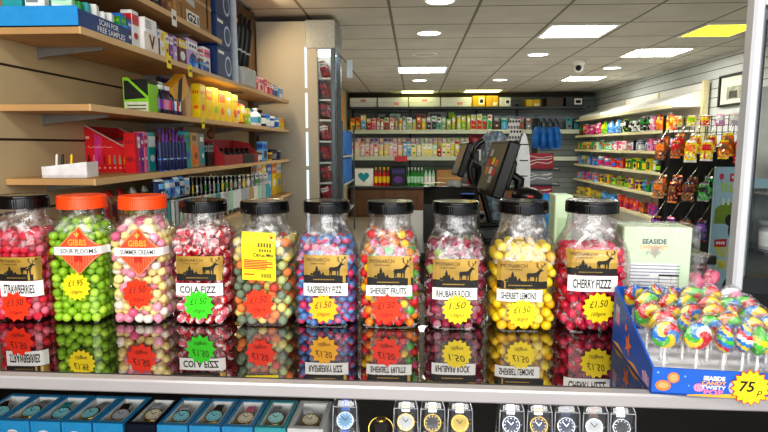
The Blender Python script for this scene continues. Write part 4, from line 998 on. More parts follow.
def wrap_mesh(rx, rz, seed):
    rr = random.Random(seed); mb = MB(); nu, nv = 18, 12; vs = []
    for j in range(nv+1):
        t_ = PI*j/nv
        for i in range(nu):
            a = 2*PI*i/nu; q = 1+rr.uniform(-.09, .09)
            z = math.cos(t_)*rz*q; z = z if z > 0 else z*1.25
            nar = 1 if z > -rz*.8 else .55
            vs.append((rx*q*nar*math.sin(t_)*math.cos(a), .011*q*math.sin(t_)*math.sin(a)*(1 if nar == 1 else .7), z))
    fs = [(j*nu+i, (j+1)*nu+i, (j+1)*nu+(i+1) % nu, j*nu+(i+1) % nu) for j in range(nv) for i in range(nu)]
    mb.add(vs, fs, m_wrap, False)
    n = 10   # ruffled skirt under the tie
    vs = [(rx*.16*math.cos(2*PI*k/n), .003*math.sin(2*PI*k/n), -rz*1.2) for k in range(n)]+[(rx*.42*math.cos(2*PI*k/n)*(1 if k % 2 else .7), .009*math.sin(2*PI*k/n), -rz*1.75) for k in range(n)]
    mb.add(vs, [(k, (k+1) % n, n+(k+1) % n, n+k) for k in range(n)], m_wrap)
    return mb
KINDS = [('green, yellow, blue and red swirl', ['green', 'yellow', 'blue', 'red', 'yellow', 'blue'], .30, 1), ('red, white, green and blue swirl', ['red', 'red', 'white', 'blue', 'green', 'yellow'], .35, 1),
         ('blue, green, yellow and orange twist', ['blue', 'green', 'blue', 'yellow', 'red'], 0, 0), ('red, white and blue twist', ['blue', 'white', 'red', 'blue', 'yellow'], 0, 0), ('green and yellow twist', ['green', 'yellow', 'green', 'green'], 0, 0), ('red and yellow swirl', ['red', 'yellow', 'red', 'green', 'yellow'], .3, 1),
         ('rainbow swirl', ['yellow', 'red', 'blue', 'green', 'orange'], .3, 1), ('pink and white swirl', ['pink', 'white', 'red', 'yellow'], .4, 1)]
rowsY = [.845, .885, .925, .968, 1.010]
rl = random.Random(5); LP = {}
PLACE = ['leftmost', 'second from left', 'third from left', 'fourth from left', 'fifth from left', 'rightmost']
ROWN = ['front', 'second', 'third', 'fourth', 'back']
for ri, y in enumerate(rowsY):
    for ci in range(6):
        k = [0, 1, 2, 3, 4, 5][ci] if ri == 0 else rl.choice([0, 1, 5, 6, 7, 5, 0, 2])
        nm, cols, tu, rx = KINDS[k]
        x = .026+ci*.0322+(.010 if ri % 2 else 0)*(1 if ci < 5 else .2)+rl.uniform(-.003, .003)
        if ri == 0: x = [on(1, y, q, 330).x-LX0 for q in (663, 694, 720, 738, 752, 766)][ci]
        zc = [.082, .086, .089, .094, .099][ri]+rl.uniform(-.003, .003)
        r = thing('lollipop', '%s lollipop, %s of the %s row' % (nm, PLACE[ci], ROWN[ri]), 'lollipop', tw_(x, y-LY0)+(ZT+.0275,), rl.uniform(-.35, .35) if ri else [-.05, .05, 0, 0, 0, .2][ci], 'lollipops in the blue tray')
        zz = zc-.0275
        if k not in LP:
            a = (swirl_disc(.0205, cols, tu, rx) if rx else twist_pop(.0135, .044, cols)).build('candy', r)
            b = MB().tube([(0, 0, -.0622), (0, 0, -.012)], .0022, m_stick, 8).build('stick', r)
            c = wrap_mesh(.024 if rx else .018, .025, k).build('clear_wrapper', r)
            LP[k] = (a, b, c)
        else:
            a, b, c = [q.copy() for q in LP[k]]
            for q in (a, b, c): COL.objects.link(q); q.parent = r
        tilt = rl.uniform(-.12, .12)
        for q in (a, b, c): q.location = (0, 0, zz)
        b.scale = (1, 1, max(.3, (zz-.001)/.0622)); b.location = (0, 0, zz)
        a.rotation_euler = (0, rl.uniform(0, 6) if (rx and ri) else 0, 0)
        if k == 0 and ri == 0: a.rotation_euler = (0, 1.2, 0)

# ================================================================ PALE GREEN WRAPPED BOX, PINK SWEET BAG, FRAME AT THE RIGHT
m_pg = mat('pale_green_card', 'cfe3c0', .5, var=.04, scale=6)
a = on(1, 1.16, 625, 227); b = on(1, 1.16, 692, 227)
gw = b.x-a.x; gh = a.z-ZT
g = thing('pale_green_box', 'pale green film-wrapped carton standing behind the blue lollipop tray', 'carton', ((a.x+b.x)/2, 1.16, ZT), math.radians(-4))
mb = MB(); mb.box((0, .035, gh/2), (gw, .07, gh), m_pg, .002)
for t_, z, h, m_, w_ in (('SEASIDE', .169, .010, mat('print_navy', '2a2a58', .5), .048), ('CANDY TWISTY', .157, .009, mat('print_peach3', 'f0b078', .5), .056), ('POP', .145, .009, mat('print_grey', 'a8b0a0', .5), .03)):
    mb.text2(t_, -.006, z, h, m_, flat(-.0006), w=w_, bold=.02)
mb.poly2([(-.016, .164), (.006, .164), (-.003, .136)], mat('print_taupe', 'b8a898', .5), flat(-.0004))
mb.build('carton', g)
mb = MB(); mb.grid2(-gw*.42, gw*.30, .02, .128, WHITE(), flat(-.0008), 1, 1); mg = mat('print_pale_grey', '9aa0b4', .6)
for i in range(11):
    w_ = .062 if i % 4 != 3 else .04
    mb.poly2([(-gw*.39, .122-.007*i), (-gw*.39+(w_ if i > 2 else .10), .122-.007*i), (-gw*.39+(w_ if i > 2 else .10), .1245-.007*i), (-gw*.39, .1245-.007*i)], mg, flat(-.0012))
mb.poly2([(.006, .101), (.046, .101), (.046, .105), (.006, .105)], INK(), flat(-.0012))
for i in range(7): mb.poly2([(.006, .094-.007*i), (.046, .094-.007*i), (.046, .095-.007*i), (.006, .095-.007*i)], INK(), flat(-.0012))
for x in (.006, .030, .0455): mb.poly2([(x, .034), (x+.0006, .034), (x+.0006, .105), (x, .105)], INK(), flat(-.0012))
mb.build('ingredients_panel', g)['label'] = 'white ingredients panel with fine print and a table'
mb = MB(); mb.box((.004, .036, gh/2+.001), (gw+.02, .082, gh+.004), clear('carton_film', (.98, .98, .98), .03, .12, haze=.02, crinkle=30, gmul=.3)); mb.build('film_wrap', g)

p = on(1, 1.30, 699, 284)
bg = thing('bag_of_pink_sweets', 'clear bag of pink sweets standing behind the tray beside the pale green carton', 'bag', (p.x, 1.30, ZT))
mb = MB(); rr = random.Random(3)
for i in range(34):
    mb.sphere((rr.uniform(-.035, .035), rr.uniform(-.02, .02), .014+rr.random()*.055), (.012, .011, .015), pal('pink') if i % 3 else mat('sweet_rose', 'd86a80', .4), 10, 6)
mb.build('sweet_filling', bg)
mb = MB(); n = 20; rings = []
for z, w_, d_ in ((0, .042, .022), (.03, .048, .028), (.07, .045, .026), (.092, .022, .012), (.10, .012, .008), (.122, .024, .012)):
    rings.append([(w_*(1+rr.uniform(-.07, .07))*math.cos(2*PI*k/n), d_*(1+rr.uniform(-.1, .1))*math.sin(2*PI*k/n), z) for k in range(n)])
mb.loft(rings, m_wrap, True, False, False); mb.build('clear_bag', bg)

m_wp = mat('white_frame_paint', 'd4d6da', .35, var=.03, scale=4)
X0 = on(1, 1.42, 729, 296).x; X1 = on(1, 1.42, 739.5, 296).x
mb = MB(); mb.box(((X0+X1)/2, 1.425, (ZT+ZC)/2), (X1-X0, .04, ZC-ZT-.004), m_wp, .006)
mb.box(((X0+X1)/2+.26, 1.425, ZC-.30), (.52, .045, .60), m_wp, .004) if False else None
struct(mb, 'trim_4')
zt_ = on(1, 1.42, 760, 19).z
fr = thing('screen_frame', 'dark metal glazed screen frame standing right of the white post', 'glazed screen', (X1, 1.44, ZT))
m_al = mat('frame_aluminium', '6e7478', .35, .6); m_al2 = mat('frame_dark', '2a2e30', .4, .3)
MB().box((.007, 0, (zt_-ZT)/2), (.010, .03, zt_-ZT), m_al).build('frame_upright', fr)
MB().box((.0155, 0, (zt_-ZT)/2), (.006, .024, zt_-ZT), m_al2).build('rubber_strip', fr)
MB().box((.30, 0, zt_-ZT+.012), (.60, .03, .024), m_al).build('top_rail', fr)
MB().box((.30, 0, .02), (.60, .05, .04), m_al2).build('sill', fr)
MB().box((.31, 0, (zt_-ZT)/2+.02), (.56, .005, zt_-ZT-.045), clear('screen_glass', (.93, .95, .94), .03, .02, gmul=.25)).build('glass_pane', fr)
mb = MB(); mb.box((X1+.3, 1.44, (zt_+.03+ZC)/2), (.62, .05, ZC-zt_-.034), m_wp); struct(mb, 'trim_5')
# ================================================================ OPEN CHILLER (left, behind the shelves)
m_fp = mat('chiller_panel', 'b2ada0', .55, var=.03, scale=2); m_fg = mat('chiller_grey', '9a9e9e', .4, .3); m_st = mat('steel', '59646c', .35, .5)
fy0, fy1 = 4.44, 4.82
fr_ = thing('open_chiller', 'tall cream and grey upright chiller with red packs, at the end of the left shelves', 'chiller', (-.95, fy0, 0))
def fb(name, x0, x1, y0, y1, z0, z1, m, bev=.0, lab=None):
    o = MB().box(((x0+x1)/2+.95, (y0+y1)/2-fy0, (z0+z1)/2), (x1-x0, y1-y0, z1-z0), m, bev).build(name, fr_)
    if lab: o['label'] = lab
    return o
fb('side_panel', -1.25, -.765, fy0, fy0+.05, 0, 2.335, m_fp, .004, 'broad cream end panel')
fb('side_panel', -1.25, -.66, fy1-.04, fy1, 0, 2.12, m_fp, .004)
fb('back_panel', -1.25, -1.21, fy0+.05, fy1-.04, 0, 2.335, m_fg)
fb('header', -.86, -.62, fy0-.004, fy1, 2.125, 2.345, m_fg, .006, 'grey header box over the opening')
fb('header_light', -.84, -.66, fy0+.06, fy1-.06, 2.112, 2.124, emis('chiller_light', 'eaf4f8', 5.))
fb('top_panel', -1.24, -.86, fy0+.05, fy1, 2.30, 2.335, m_fp)
fb('base', -1.20, -.66, fy0+.05, fy1-.04, 0, .30, m_fg)
fb('side_glass', -.765, -.66, fy0+.012, fy0+.020, .3, 2.12, clear('chiller_glass', (.95, .97, .97), .03, .02, gmul=.25))
fb('corner_post', -.660, -.625, fy0, fy0+.05, 0, 2.125, m_st, .004)
fb('corner_post', -.660, -.625, fy1-.05, fy1, 0, 2.125, m_st, .004)
xs = on(1, fy0, 306.5, 100).x; m_reflglow = emis('reflection_glow', 'dcecf4', 1.2)  # glowing segments imitate bright reflections on the end panel, not lamps
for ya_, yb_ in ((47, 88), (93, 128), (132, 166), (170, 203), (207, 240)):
    z1, z0 = on(1, fy0, 306, ya_).z, on(1, fy0, 306, yb_).z; fb('reflection_strip', xs-.009, xs+.009, fy0-.004, fy0+.001, z0, z1, m_reflglow)
m_fs = mat('chiller_shelf', 'd0d4d4', .4, .2); ni = 0
for k, py in enumerate((82, 102, 121, 141, 161, 180, 199)):
    z = on(1, 4.8, 327, py).z
    fb('chiller_shelf', -1.20, -.672, fy0+.055, fy1-.045, z-.015, z, m_fs)
    for i in range(2):
        o = good('carton', .12, .045, .12, cols3('maroon/crimson/red' if (i+k) % 3 else 'crimson/white/maroon'), '%s red pack, %s chiller shelf from the top' % (['nearest', 'farther'][i], ORD[k]), (-.72, fy0+.125+.14*i, z+.012), PI/2, 'red packs in the chiller')
        o.rotation_euler = (-.22, 0, PI/2); ni += 1
# hanging sign beyond
tag(place(MB().box((0, 0, 0), (.05, .01, .15), mat('sign_pale2', 'b8c4cc', .5), .003).build('hanging_sign'), (-.58, 5.25, 2.02)), 'small pale sign hanging from the chiller header corner', 'sign').location = (-.555, 4.83, 2.02)
# wire rack with blue rolls and orange poster
rk = thing('stock_rack', 'metal stock rack holding blue rolls beyond the chiller', 'rack', (-1.1, 8.3, 0))
for x in (-.15, .12):
    for y in (-.75, .75): MB().box((x, y, .85), (.025, .025, 1.70), m_st).build('upright', rk)
for z in (.4, .82, 1.22): MB().box((-.015, 0, z), (.27, 1.5, .025), mat('rack_board', '9aa0a0', .5)).build('rack_shelf', rk)
k = 0
for z in (.8335, 1.2335):
    for i in range(5):
        mb = MB().lathe([(.11, 0), (.115, .02), (.115, .33), (.10, .36), (.04, .36)], mat('roll_blue', '2a5c98', .6), 16, mats=[mat('roll_blue', '2a5c98', .6)]*3+[mat('roll_core', 'b8c8d8', .6)])
        tag(mb.build('blue_roll', None, (-1.1, 7.75+.27*i, z)), '%s blue roll from the front on the %s board of the rack' % (ORD[i], ['middle', 'upper'][z > 1]), 'roll', 'blue rolls on the rack'); k += 1
mb = MB(); mb.box((0, 0, 0), (.012, 1.5, .62), mat('poster_orange', 'e89030', .5, var=.2, scale=3)); 
for i in range(4): mb.quad([(.007, -.6+.32*i, -.2), (.007, -.4+.32*i, -.2), (.007, -.36+.32*i, .2), (.007, -.56+.32*i, .2)], mat('poster_pale', 'f4d090', .5))
tag(mb.build('orange_poster', None, (WL-.012, 9.3, 1.98)), 'bright orange poster on the far left wall above the blue rolls', 'poster')

# ================================================================ BACK WALL SHELVING
YS = 10.6
m_bs = mat('back_shelf', 'c4ccb8', .5, var=.04); m_bd = mat('back_shelf_dark', '3a4446', .5)
bx = lambda px: on(1, YS+.05, px, 131).x
un = thing('back_shelving', 'long pale green-edged wall shelving across the back of the shop', 'shelving', (0, YB, 0))
def bsh(z, x0, x1, m, me, lab, th=.075):
    MB().box(((x0+x1)/2, (YS-YB)/2, z-.015), (x1-x0, YB-YS-.004, .03), m).build('shelf_board', un)['label'] = lab
    MB().box(((x0+x1)/2, YS-YB-.006, z-.02), (x1-x0, .012, th), me).build('price_rail', un)
XR = bx(588)
bsh(2.095, bx(349), XR, m_bd, m_bd, 'dark top board', .04); bsh(1.655, bx(349), bx(585), m_bs, m_bs, 'upper pale board'); bsh(1.155, bx(349), bx(585), m_bs, m_bs, 'middle pale board'); bsh(.60, bx(349), bx(520), m_bs, m_bd, 'lowest board', .04)
for px in (351, 410, 478, 520): MB().box((bx(px), -.02, 1.4), (.04, .03, 1.55), m_bd).build('upright', un)
cab = thing('back_cabinets', 'row of brown wooden base cabinets under the back shelving', 'cabinet', (0, YB, 0))
m_cb = mat('cabinet_brown', '6e4a2c', .5, var=.15, scale=6)
MB().box(((bx(350)+bx(520))/2, -.21, .27), (bx(520)-bx(350), .38, .54), m_cb).build('carcass', cab)
for i in range(5):
    w_ = (bx(520)-bx(350))/5; d_ = MB().box((bx(350)+w_*(i+.5), -.41, .28), (w_*.95, .02, .48), m_cb, .004).build('door', cab)
    MB().box((bx(350)+w_*(i+.5), -.426, .42), (.14, .012, .02), m_st).build('handle', d_)
for i, (a, b) in enumerate(((350, 377), (377.5, 408), (408.5, 440), (440.5, 471))):
    w_ = (bx(b)-bx(a))*.98; mb = MB(); mb.box((0, 0, .088), (w_, .30, .176), mat('box_pale', 'dfe4dc', .5), .006)
    lx = w_*(.0 if i in (0, 2) else .12); lz_ = .12 if i in (0, 2) else .06
    mb.poly2([(lx-.05, lz_-.02), (lx+.05, lz_-.02), (lx+.05, lz_+.02), (lx-.05, lz_+.02)], mat('print_pinkred', 'e08a94', .5), flat(-.1506)); mb.poly2([(-w_*.49, .084), (w_*.49, .084), (w_*.49, .089), (-w_*.49, .089)], mat('seam_grey', 'a8b0a8', .6), flat(-.1506))
    tag(mb.build('long_white_box', None, ((bx(a)+bx(b))/2, YS+.17, 2.0955)), '%s long white box from the left on the top back shelf' % ORD[i], 'box', 'long white boxes on the back top shelf')
for (a, b, h, c, lab) in ((472, 484.5, .20, 'd8a818', 'amber yellow box directly right of the long white boxes'), (485, 497.5, .20, 'd0a020', 'second amber yellow box on the top back shelf'), (498.5, 510, .17, 'd8dcd4', 'white box with a dark picture beside the amber boxes'), (524.5, 539.5, .13, 'd8b414', 'low yellow box alone on the dark part of the top back shelf'), (545, 562, .16, '4a4036', 'dark brown box on the top back shelf'), (564, 582, .17, '3c4240', 'dark box with a white picture label near the back right corner')):
    w_ = (bx(b)-bx(a))*.97; mb = MB(); mb.box((0, 0, h/2), (w_, .28, h), mat('box_'+c, c, .5), .006); f = flat(-.1406)
    if 'white box' in lab or 'label' in lab: mb.poly2([(-w_*.02, h*.2), (w_*.42, h*.2), (w_*.42, h*.85), (-w_*.02, h*.85)], WHITE(), f); mb.poly2([(w_*.06, h*.35), (w_*.34, h*.35), (w_*.34, h*.68), (w_*.06, h*.68)], INK(), flat(-.1412))
    elif 'amber' in lab or 'low yellow' in lab: mb.poly2([(w_*.05, h*.1), (w_*.42, h*.1), (w_*.42, h*.42), (w_*.05, h*.42)], mat('print_cream4', 'ece0b0', .5), f); mb.poly2([(-w_*.02, 0), (.02*w_, 0), (.02*w_, h), (-.02*w_, h)], mat('tape_dk', '8a6a10', .5), f)
    tag(mb.build('stock_box', None, ((bx(a)+bx(b))/2, YS+.16, 2.0955)), lab, 'box')
rb = random.Random(21)
for _k, _v in dict(ppink='eec0c4', ppeach='f2cdb0', plilac='cdbccd', pyellow='eede7c', plime='cfd87c', psky='b8d0d8', pgreen='9cbc84').items(): PAL[_k] = _v
# upper pale board
seq = [(350, 355, .24, 'card', 'orange/yellow/green'), (355.5, 360, .26, 'card', 'orange/pyellow/red'), (360.5, 366, .30, 'card', 'pyellow/sky/white'), (366.5, 371, .24, 'card', 'ppeach/red/white'), (371.5, 376, .24, 'card', 'ppeach/pink/red'), (376.5, 380, .25, 'card', 'ppeach/white/red'),
       (380.5, 383.5, .22, 'card', 'cream/white/red'), (384, 389, .25, 'card', 'cream/red/green'), (389.5, 394, .24, 'card', 'ppink/white/red'), (394.5, 398, .22, 'pouch', 'cream/yellow/pink'), (398.5, 402, .24, 'pouch', 'pyellow/orange/white'), (402.5, 406, .27, 'card', 'psky/white/green'), (406.5, 412, .25, 'card', 'white/pgreen/grey'),
       (412.5, 416, .22, 'card', 'mint/yellow/white'), (416.5, 421, .26, 'card', 'orange/brown/cream'), (421.5, 426, .24, 'card', 'plime/yellow/white'), (426.5, 431, .26, 'card', 'silver/black/white'), (431.5, 437, .28, 'card', 'white/black/green'), (437.5, 441, .25, 'card', 'white/teal/black'),
       (441.5, 446, .25, 'card', 'mint/pgreen/white'), (446.5, 451, .24, 'pouch', 'plime/white/green'), (451.5, 456, .30, 'pouch', 'pyellow/white/lime'), (456.5, 461, .28, 'pouch', 'plime/yellow/white'), (461.5, 466, .28, 'card', 'pyellow/lime/white'), (466.5, 470.5, .29, 'pouch', 'pyellow/white/lime'),
       (471, 476, .30, 'card', 'white/red/yellow'), (476.5, 482, .31, 'card', 'cream/red/lime'), (482.5, 487, .28, 'card', 'mint/red/green'), (487.5, 492, .30, 'card', 'white/green/red'), (494, 500, .28, 'card', 'grey/maroon/cream'), (501, 508, .24, 'tub', 'teal/sky/mint'), (509, 516, .28, 'card', 'grey/maroon/white'),
       (518, 524, .26, 'card', 'grey/brown/red'), (526, 532, .25, 'card', 'brown/grey/white'), (566, 572, .24, 'card', 'teal/grey/navy'), (574, 580, .22, 'card', 'navy/teal/grey')]
for i, (a, b, h, kind, cs) in enumerate(seq):
    w_ = (bx(b)-bx(a))*.97
    good(kind, w_, .06, h, cols3(cs), '%s %s from the left on the upper pale back shelf' % (ORD[i], NOUN[kind][1]), ((bx(a)+bx(b))/2, YS+.09+.05*(i % 2), 1.6555), 0)
for i, (a, b, h, cs) in enumerate(((376, 388, .36, 'black/teal/grey'), (389, 400, .33, 'mint/white/grey'), (416, 427, .34, 'brown/orange/maroon'), (428, 447, .36, 'grey/white/black'), (449, 455, .36, 'lime/green/yellow'))):
    good('card', (bx(b)-bx(a)), .05, h, cols3(cs), '%s taller %s picture pack standing behind the upper back shelf row' % (ORD[i], cs.split('/')[0]), ((bx(a)+bx(b))/2, YS+.32, 1.6555), 0)
# middle pale board: front row and a raised rear row
pinks = ['ppink/white/red', 'ppeach/ppink/white', 'white/ppink/peach', 'ppink/cream/pyellow', 'ppeach/pyellow/red', 'cream/ppink/peach', 'white/pink/cream', 'pyellow/ppink/white']
yels = ['pyellow/white/lime', 'cream/pyellow/green', 'plime/yellow/white', 'pyellow/cream/white', 'mint/pyellow/white', 'pyellow/white/red', 'white/pyellow/plime', 'cream/white/tan']
px = 350.5; i = 0
while px < 517:
    w = rb.choice([4.2, 4.8, 5.4]); cs = rb.choice(pinks if px < 398 else yels)
    if 400 < px < 411: cs = rb.choice(['sky/white/blue', 'white/sky/teal'])
    if 434 < px < 440: cs = 'red/crimson/white'
    h = rb.uniform(.24, .30) if not 434 < px < 440 else .17
    kind = rb.choice(['card', 'pouch', 'pouch', 'card', 'carton'])
    good(kind, (w-.3)*.0192, .06, round(h, 2), cols3(cs), '%s pack from the left along the front of the middle back shelf' % ORD[i], (bx(px+w/2), YS+.075, 1.1555), 0); px += w; i += 1
rs = thing('shelf_riser', 'low pale riser step at the rear of the middle back shelf', 'riser', ((bx(350)+bx(517))/2, YS+.28, 1.1555))
MB().box((0, 0, .10), (bx(517)-bx(350), .16, .02), m_bs).build('step_board', rs)
for s_ in (-1, 0, 1): MB().box((s_*(bx(517)-bx(350))*.49, 0, .045), (.02, .15, .09), m_bs).build('support', rs)
px = 351; i = 0
while px < 515:
    w = 4.6; cs = rb.choice(['plilac/ppink/white', 'ppink/plilac/white', 'silver/ppink/red', 'plilac/white/purple', 'ppeach/plilac/white'] if px < 420 else ['plilac/pyellow/white', 'cream/plilac/white', 'ppeach/pyellow/plilac', 'mint/plilac/pyellow'])
    good('card', .078, .05, .26, cols3(cs), '%s picture pack from the left on the riser at the back' % ORD[i], (bx(px+w/2), YS+.27, 1.1555+.1105), 0); px += w; i += 1
# lowest board
mb = MB(); w_ = bx(373)-bx(354); mb.box((0, 0, .17), (w_, .25, .34), WHITE(), .01); hp = []
for k in range(24):
    t_ = 2*PI*k/24; hp.append((.0068*16*math.sin(t_)**3, .18+.0068*(13*math.cos(t_)-5*math.cos(2*t_)-2*math.cos(3*t_)-math.cos(4*t_))))
mb.poly2(hp, mat('heart_teal', '1f98a8', .5), flat(-.1258)); tag(mb.build('heart_carton', None, ((bx(354)+bx(373))/2, YS+.16, .6005)), 'white carton with a big teal heart on the low back shelf', 'carton')
def multipack(a, b, n, c, lab, grp):
    for k in range(n):
        w_ = (bx(b)-bx(a))/n; good('bottle', w_*.94, w_*.94, .36, cols3(c), '%s bottle from the left in the %s' % (ORD[k], lab), (bx(a)+w_*(k+.5), YS+.12, .6005), 0, grp)
multipack(373.5, 390, 4, 'red/yellow/yellow', 'red and yellow bottle group', 'red and yellow bottles on the low back shelf')
good('carton', (bx(406)-bx(391)), .22, .37, ('black', 'navy', 'purple'), 'black carton between red bottles and green bottles', ((bx(391)+bx(406))/2, YS+.16, .6005), 0)
multipack(407, 424, 5, 'green/mint/white', 'green bottle group', 'green bottles on the low back shelf')
multipack(424.5, 436, 3, 'mint/white/green', 'pale green bottle group', 'pale green bottles on the low back shelf')
mb = MB(); w_ = bx(462)-bx(437); mb.box((0, 0, .16), (w_, .28, .32), m_kr, .008); mb.poly2([(-w_*.5, .15), (w_*.5, .15), (w_*.5, .17), (-w_*.5, .17)], mat('tape_tan', 'c0a070', .3), flat(-.1406))
tag(mb.build('kraft_box', None, ((bx(437)+bx(462))/2, YS+.17, .6005)), 'brown cardboard box on the low back shelf beside green bottles', 'cardboard box')
good('pouch', .14, .07, .30, ('crimson', 'maroon', 'red'), 'dark red pouch on the low back shelf near the till screen', (bx(472), YS+.1, .6005), 0)
mb = MB(); mb.box((0, 0, 0), (.24, .008, .10), mat('sticker_red', 'c83a48', .5), .002); tag(mb.build('shelf_talker', None, (bx(401), YS-.017, 1.125)), 'red shelf ticket stuck on the middle back shelf rail', 'shelf ticket')

# ================================================================ RIGHT WALL SHELVING
XS = 2.98; ry0, ry1 = 6.75, 10.58
ru = thing('toy_shelving', 'long white wall shelving unit full of toys and bags along the right wall', 'shelving', (WR, 8.6, 0))
m_rw = mat('shelving_white', 'ecece4', .5, var=.03, scale=3); m_re = mat('shelving_edge', 'd8cfa4', .5)
RZS = [1.555, 1.305, 1.045, .775, .48]
yc_ = (ry0+ry1)/2-8.6; ly_ = ry1-ry0
MB().box((-.03, yc_, 1.05), (.04, ly_, 2.10), m_rw).build('back_panel', ru)
MB().box((-.22, yc_, .06), (.40, ly_, .12), m_rw).build('plinth', ru)
for z in RZS+[1.845]:
    MB().box(((XS-WR)/2-.012, yc_, z-.012), (WR-XS-.06, ly_, .024), m_rw).build('shelf_board', ru)
    MB().box((XS-WR+.008, yc_, z-.015), (.014, ly_, .038), m_re).build('price_rail', ru)
MB().box((-.07, ry0-8.6-.02, 1.06), (.06, .04, 2.12), m_re).build('upright', ru)
for yj in (8.0, 9.25): MB().box((-.055, yj-8.6, 1.05), (.02, .03, 2.1), m_re).build('upright', ru)
for k, (ya, yb) in enumerate(((6.8, 8.0), (8.05, 9.25), (9.3, 10.45))):
    mb = MB(); c0 = yc_*0
    mb.prism([(XS-WR+.02, 1.846), (XS-WR+.025, 1.90), (-.06, 2.02), (-.06, 1.846)], ya-8.6, yb-8.6, m_rw); mb.build('canopy', ru)
rr2 = random.Random(9); tot = 0
def ry(px, z): return on(0, XS+.06, px, 140).y
SPEC = {0: [(570, 582, 'red/yellow/green|black/green/red|maroon/red/white'), (582, 598, 'magenta/pink/white|pink/magenta/yellow|magenta/white/pink'), (598, 604, 'lime/yellow/green'), (604, 616, 'sky/blue/white|blue/sky/white|sky/white/blue'), (616, 636, 'white/black/green|black/white/lime|silver/black/white|white/green/black'), (636, 645, 'black/green/white|silver/black/white'), (645, 653, 'pink/white/lilac|lilac/pink/white'), (653, 668, 'yellow/orange/white|orange/yellow/red'), (668, 684, 'red/crimson/yellow|crimson/red/yellow')],
        1: [(570, 590, 'orange/red/yellow|green/yellow/red|red/orange/white'), (590, 612, 'teal/red/white|mint/red/green|lime/teal/red'), (612, 630, 'pink/white/sky|red/white/silver|white/pink/red'), (630, 648, 'navy/grey/white|silver/navy/white'), (648, 684, 'lilac/purple/white|pink/lilac/purple|purple/white/pink')],
        2: [(570, 600, 'sky/yellow/blue|blue/orange/sky|teal/yellow/red'), (600, 625, 'red/blue/orange|sky/magenta/white|orange/red/blue'), (625, 650, 'green/yellow/black|yellow/green/black|black/yellow/lime'), (650, 684, 'teal/white/yellow|lime/blue/green|black/lime/navy')],
        3: [(570, 600, 'red/blue/sky|sky/orange/red|blue/red/yellow'), (600, 640, 'lime/black/magenta|magenta/green/lime|yellow/purple/black'), (640, 684, 'teal/blue/yellow|green/black/orange|blue/sky/green')],
        4: [(570, 600, 'tan/yellow/green|yellow/brown/orange'), (600, 618, 'blue/sky/teal|teal/blue/white'), (618, 645, 'orange/red/yellow|red/orange/purple'), (645, 684, 'purple/magenta/red|brown/maroon/orange')]}
HH = [.20, .145, .15, .15, .16]
for si, z in enumerate(RZS):
    yy = ry1-.06; i = 0
    while yy > ry0+.1:
        w = rr2.uniform(.13, .175); px = 414.3+555*(XS+.06)/yy/1.0
        px = None
        cs = None
        for a, b, opts in SPEC[si]:
            if ry(b, z) <= yy < ry(a, z) or (b == 684 and yy < ry(684, z)): cs = rr2.choice(opts.split('|'))
        if cs is None: cs = rr2.choice(SPEC[si][0][2].split('|'))
        kind = rr2.choice([['crinkle0', 'crinkle1', 'crinkle2', 'header_bag'], ['card', 'toy', 'pouch', 'carton'], ['toy', 'tub', 'bottle', 'carton'], ['toy', 'carton', 'header_bag', 'crinkle1'], ['pouch', 'crinkle0', 'carton', 'crinkle2']][si])
        w_ = round(w*.86, 2)
        if kind in ('tub', 'bottle'): w_ = .11
        good(kind, w_, .07 if kind != 'tub' and kind != 'bottle' else .1, round(HH[si]*rr2.uniform(.85, 1.1), 2), cols3(cs), '%s %s from the far end on the %s shelf of the right wall' % (ORD[i], NOUN[kind][1], ['top', 'second', 'third', 'fourth', 'fifth'][si]), (XS+.075+.02*(i % 2), yy-w/2, z+.0005), -PI/2, 'toys on the %s right wall shelf' % ['top', 'second', 'third', 'fourth', 'fifth'][si]); tot += 1
        yy -= w; i += 1
print('right goods', tot)
# framed picture -----------------------------------------------------------
a, b = on(0, WR-.02, 721, 62), on(0, WR-.02, 749, 107); y1_, y0_ = a.y, b.y; z1_, z0_ = on(0, WR-.02, 722, 76).z, on(0, WR-.02, 722, 107).z
pc = thing('framed_picture', 'black framed picture with pale mount on the right wall', 'picture', (WR, (y0_+y1_)/2, (z0_+z1_)/2))
hw, hh = (y1_-y0_)/2, (z1_-z0_)/2; m_pf = mat('frame_black', '1c1c1a', .4)
mb = MB()
for s_ in (-1, 1): mb.box((-.015, s_*(hw-.012), 0), (.03, .024, 2*hh), m_pf); mb.box((-.015, 0, s_*(hh-.012)), (.03, 2*hw-.048, .024), m_pf)
mb.build('frame', pc)
MB().box((-.006, 0, 0), (.010, 2*hw-.05, 2*hh-.05), mat('mount_cream', 'd8dcc8', .6)).build('mount', pc)
mb = MB(); mb.box((-.012, 0, -.03), (.004, hw*1.0, hh*.8), mat('photo_grey', '9a9c88', .6, var=.5, scale=9)); mb.box((-.015, .02, -.05), (.003, hw*.5, hh*.45), mat('photo_dark', '3a3c34', .6, var=.4, scale=14)); mb.build('print', pc)

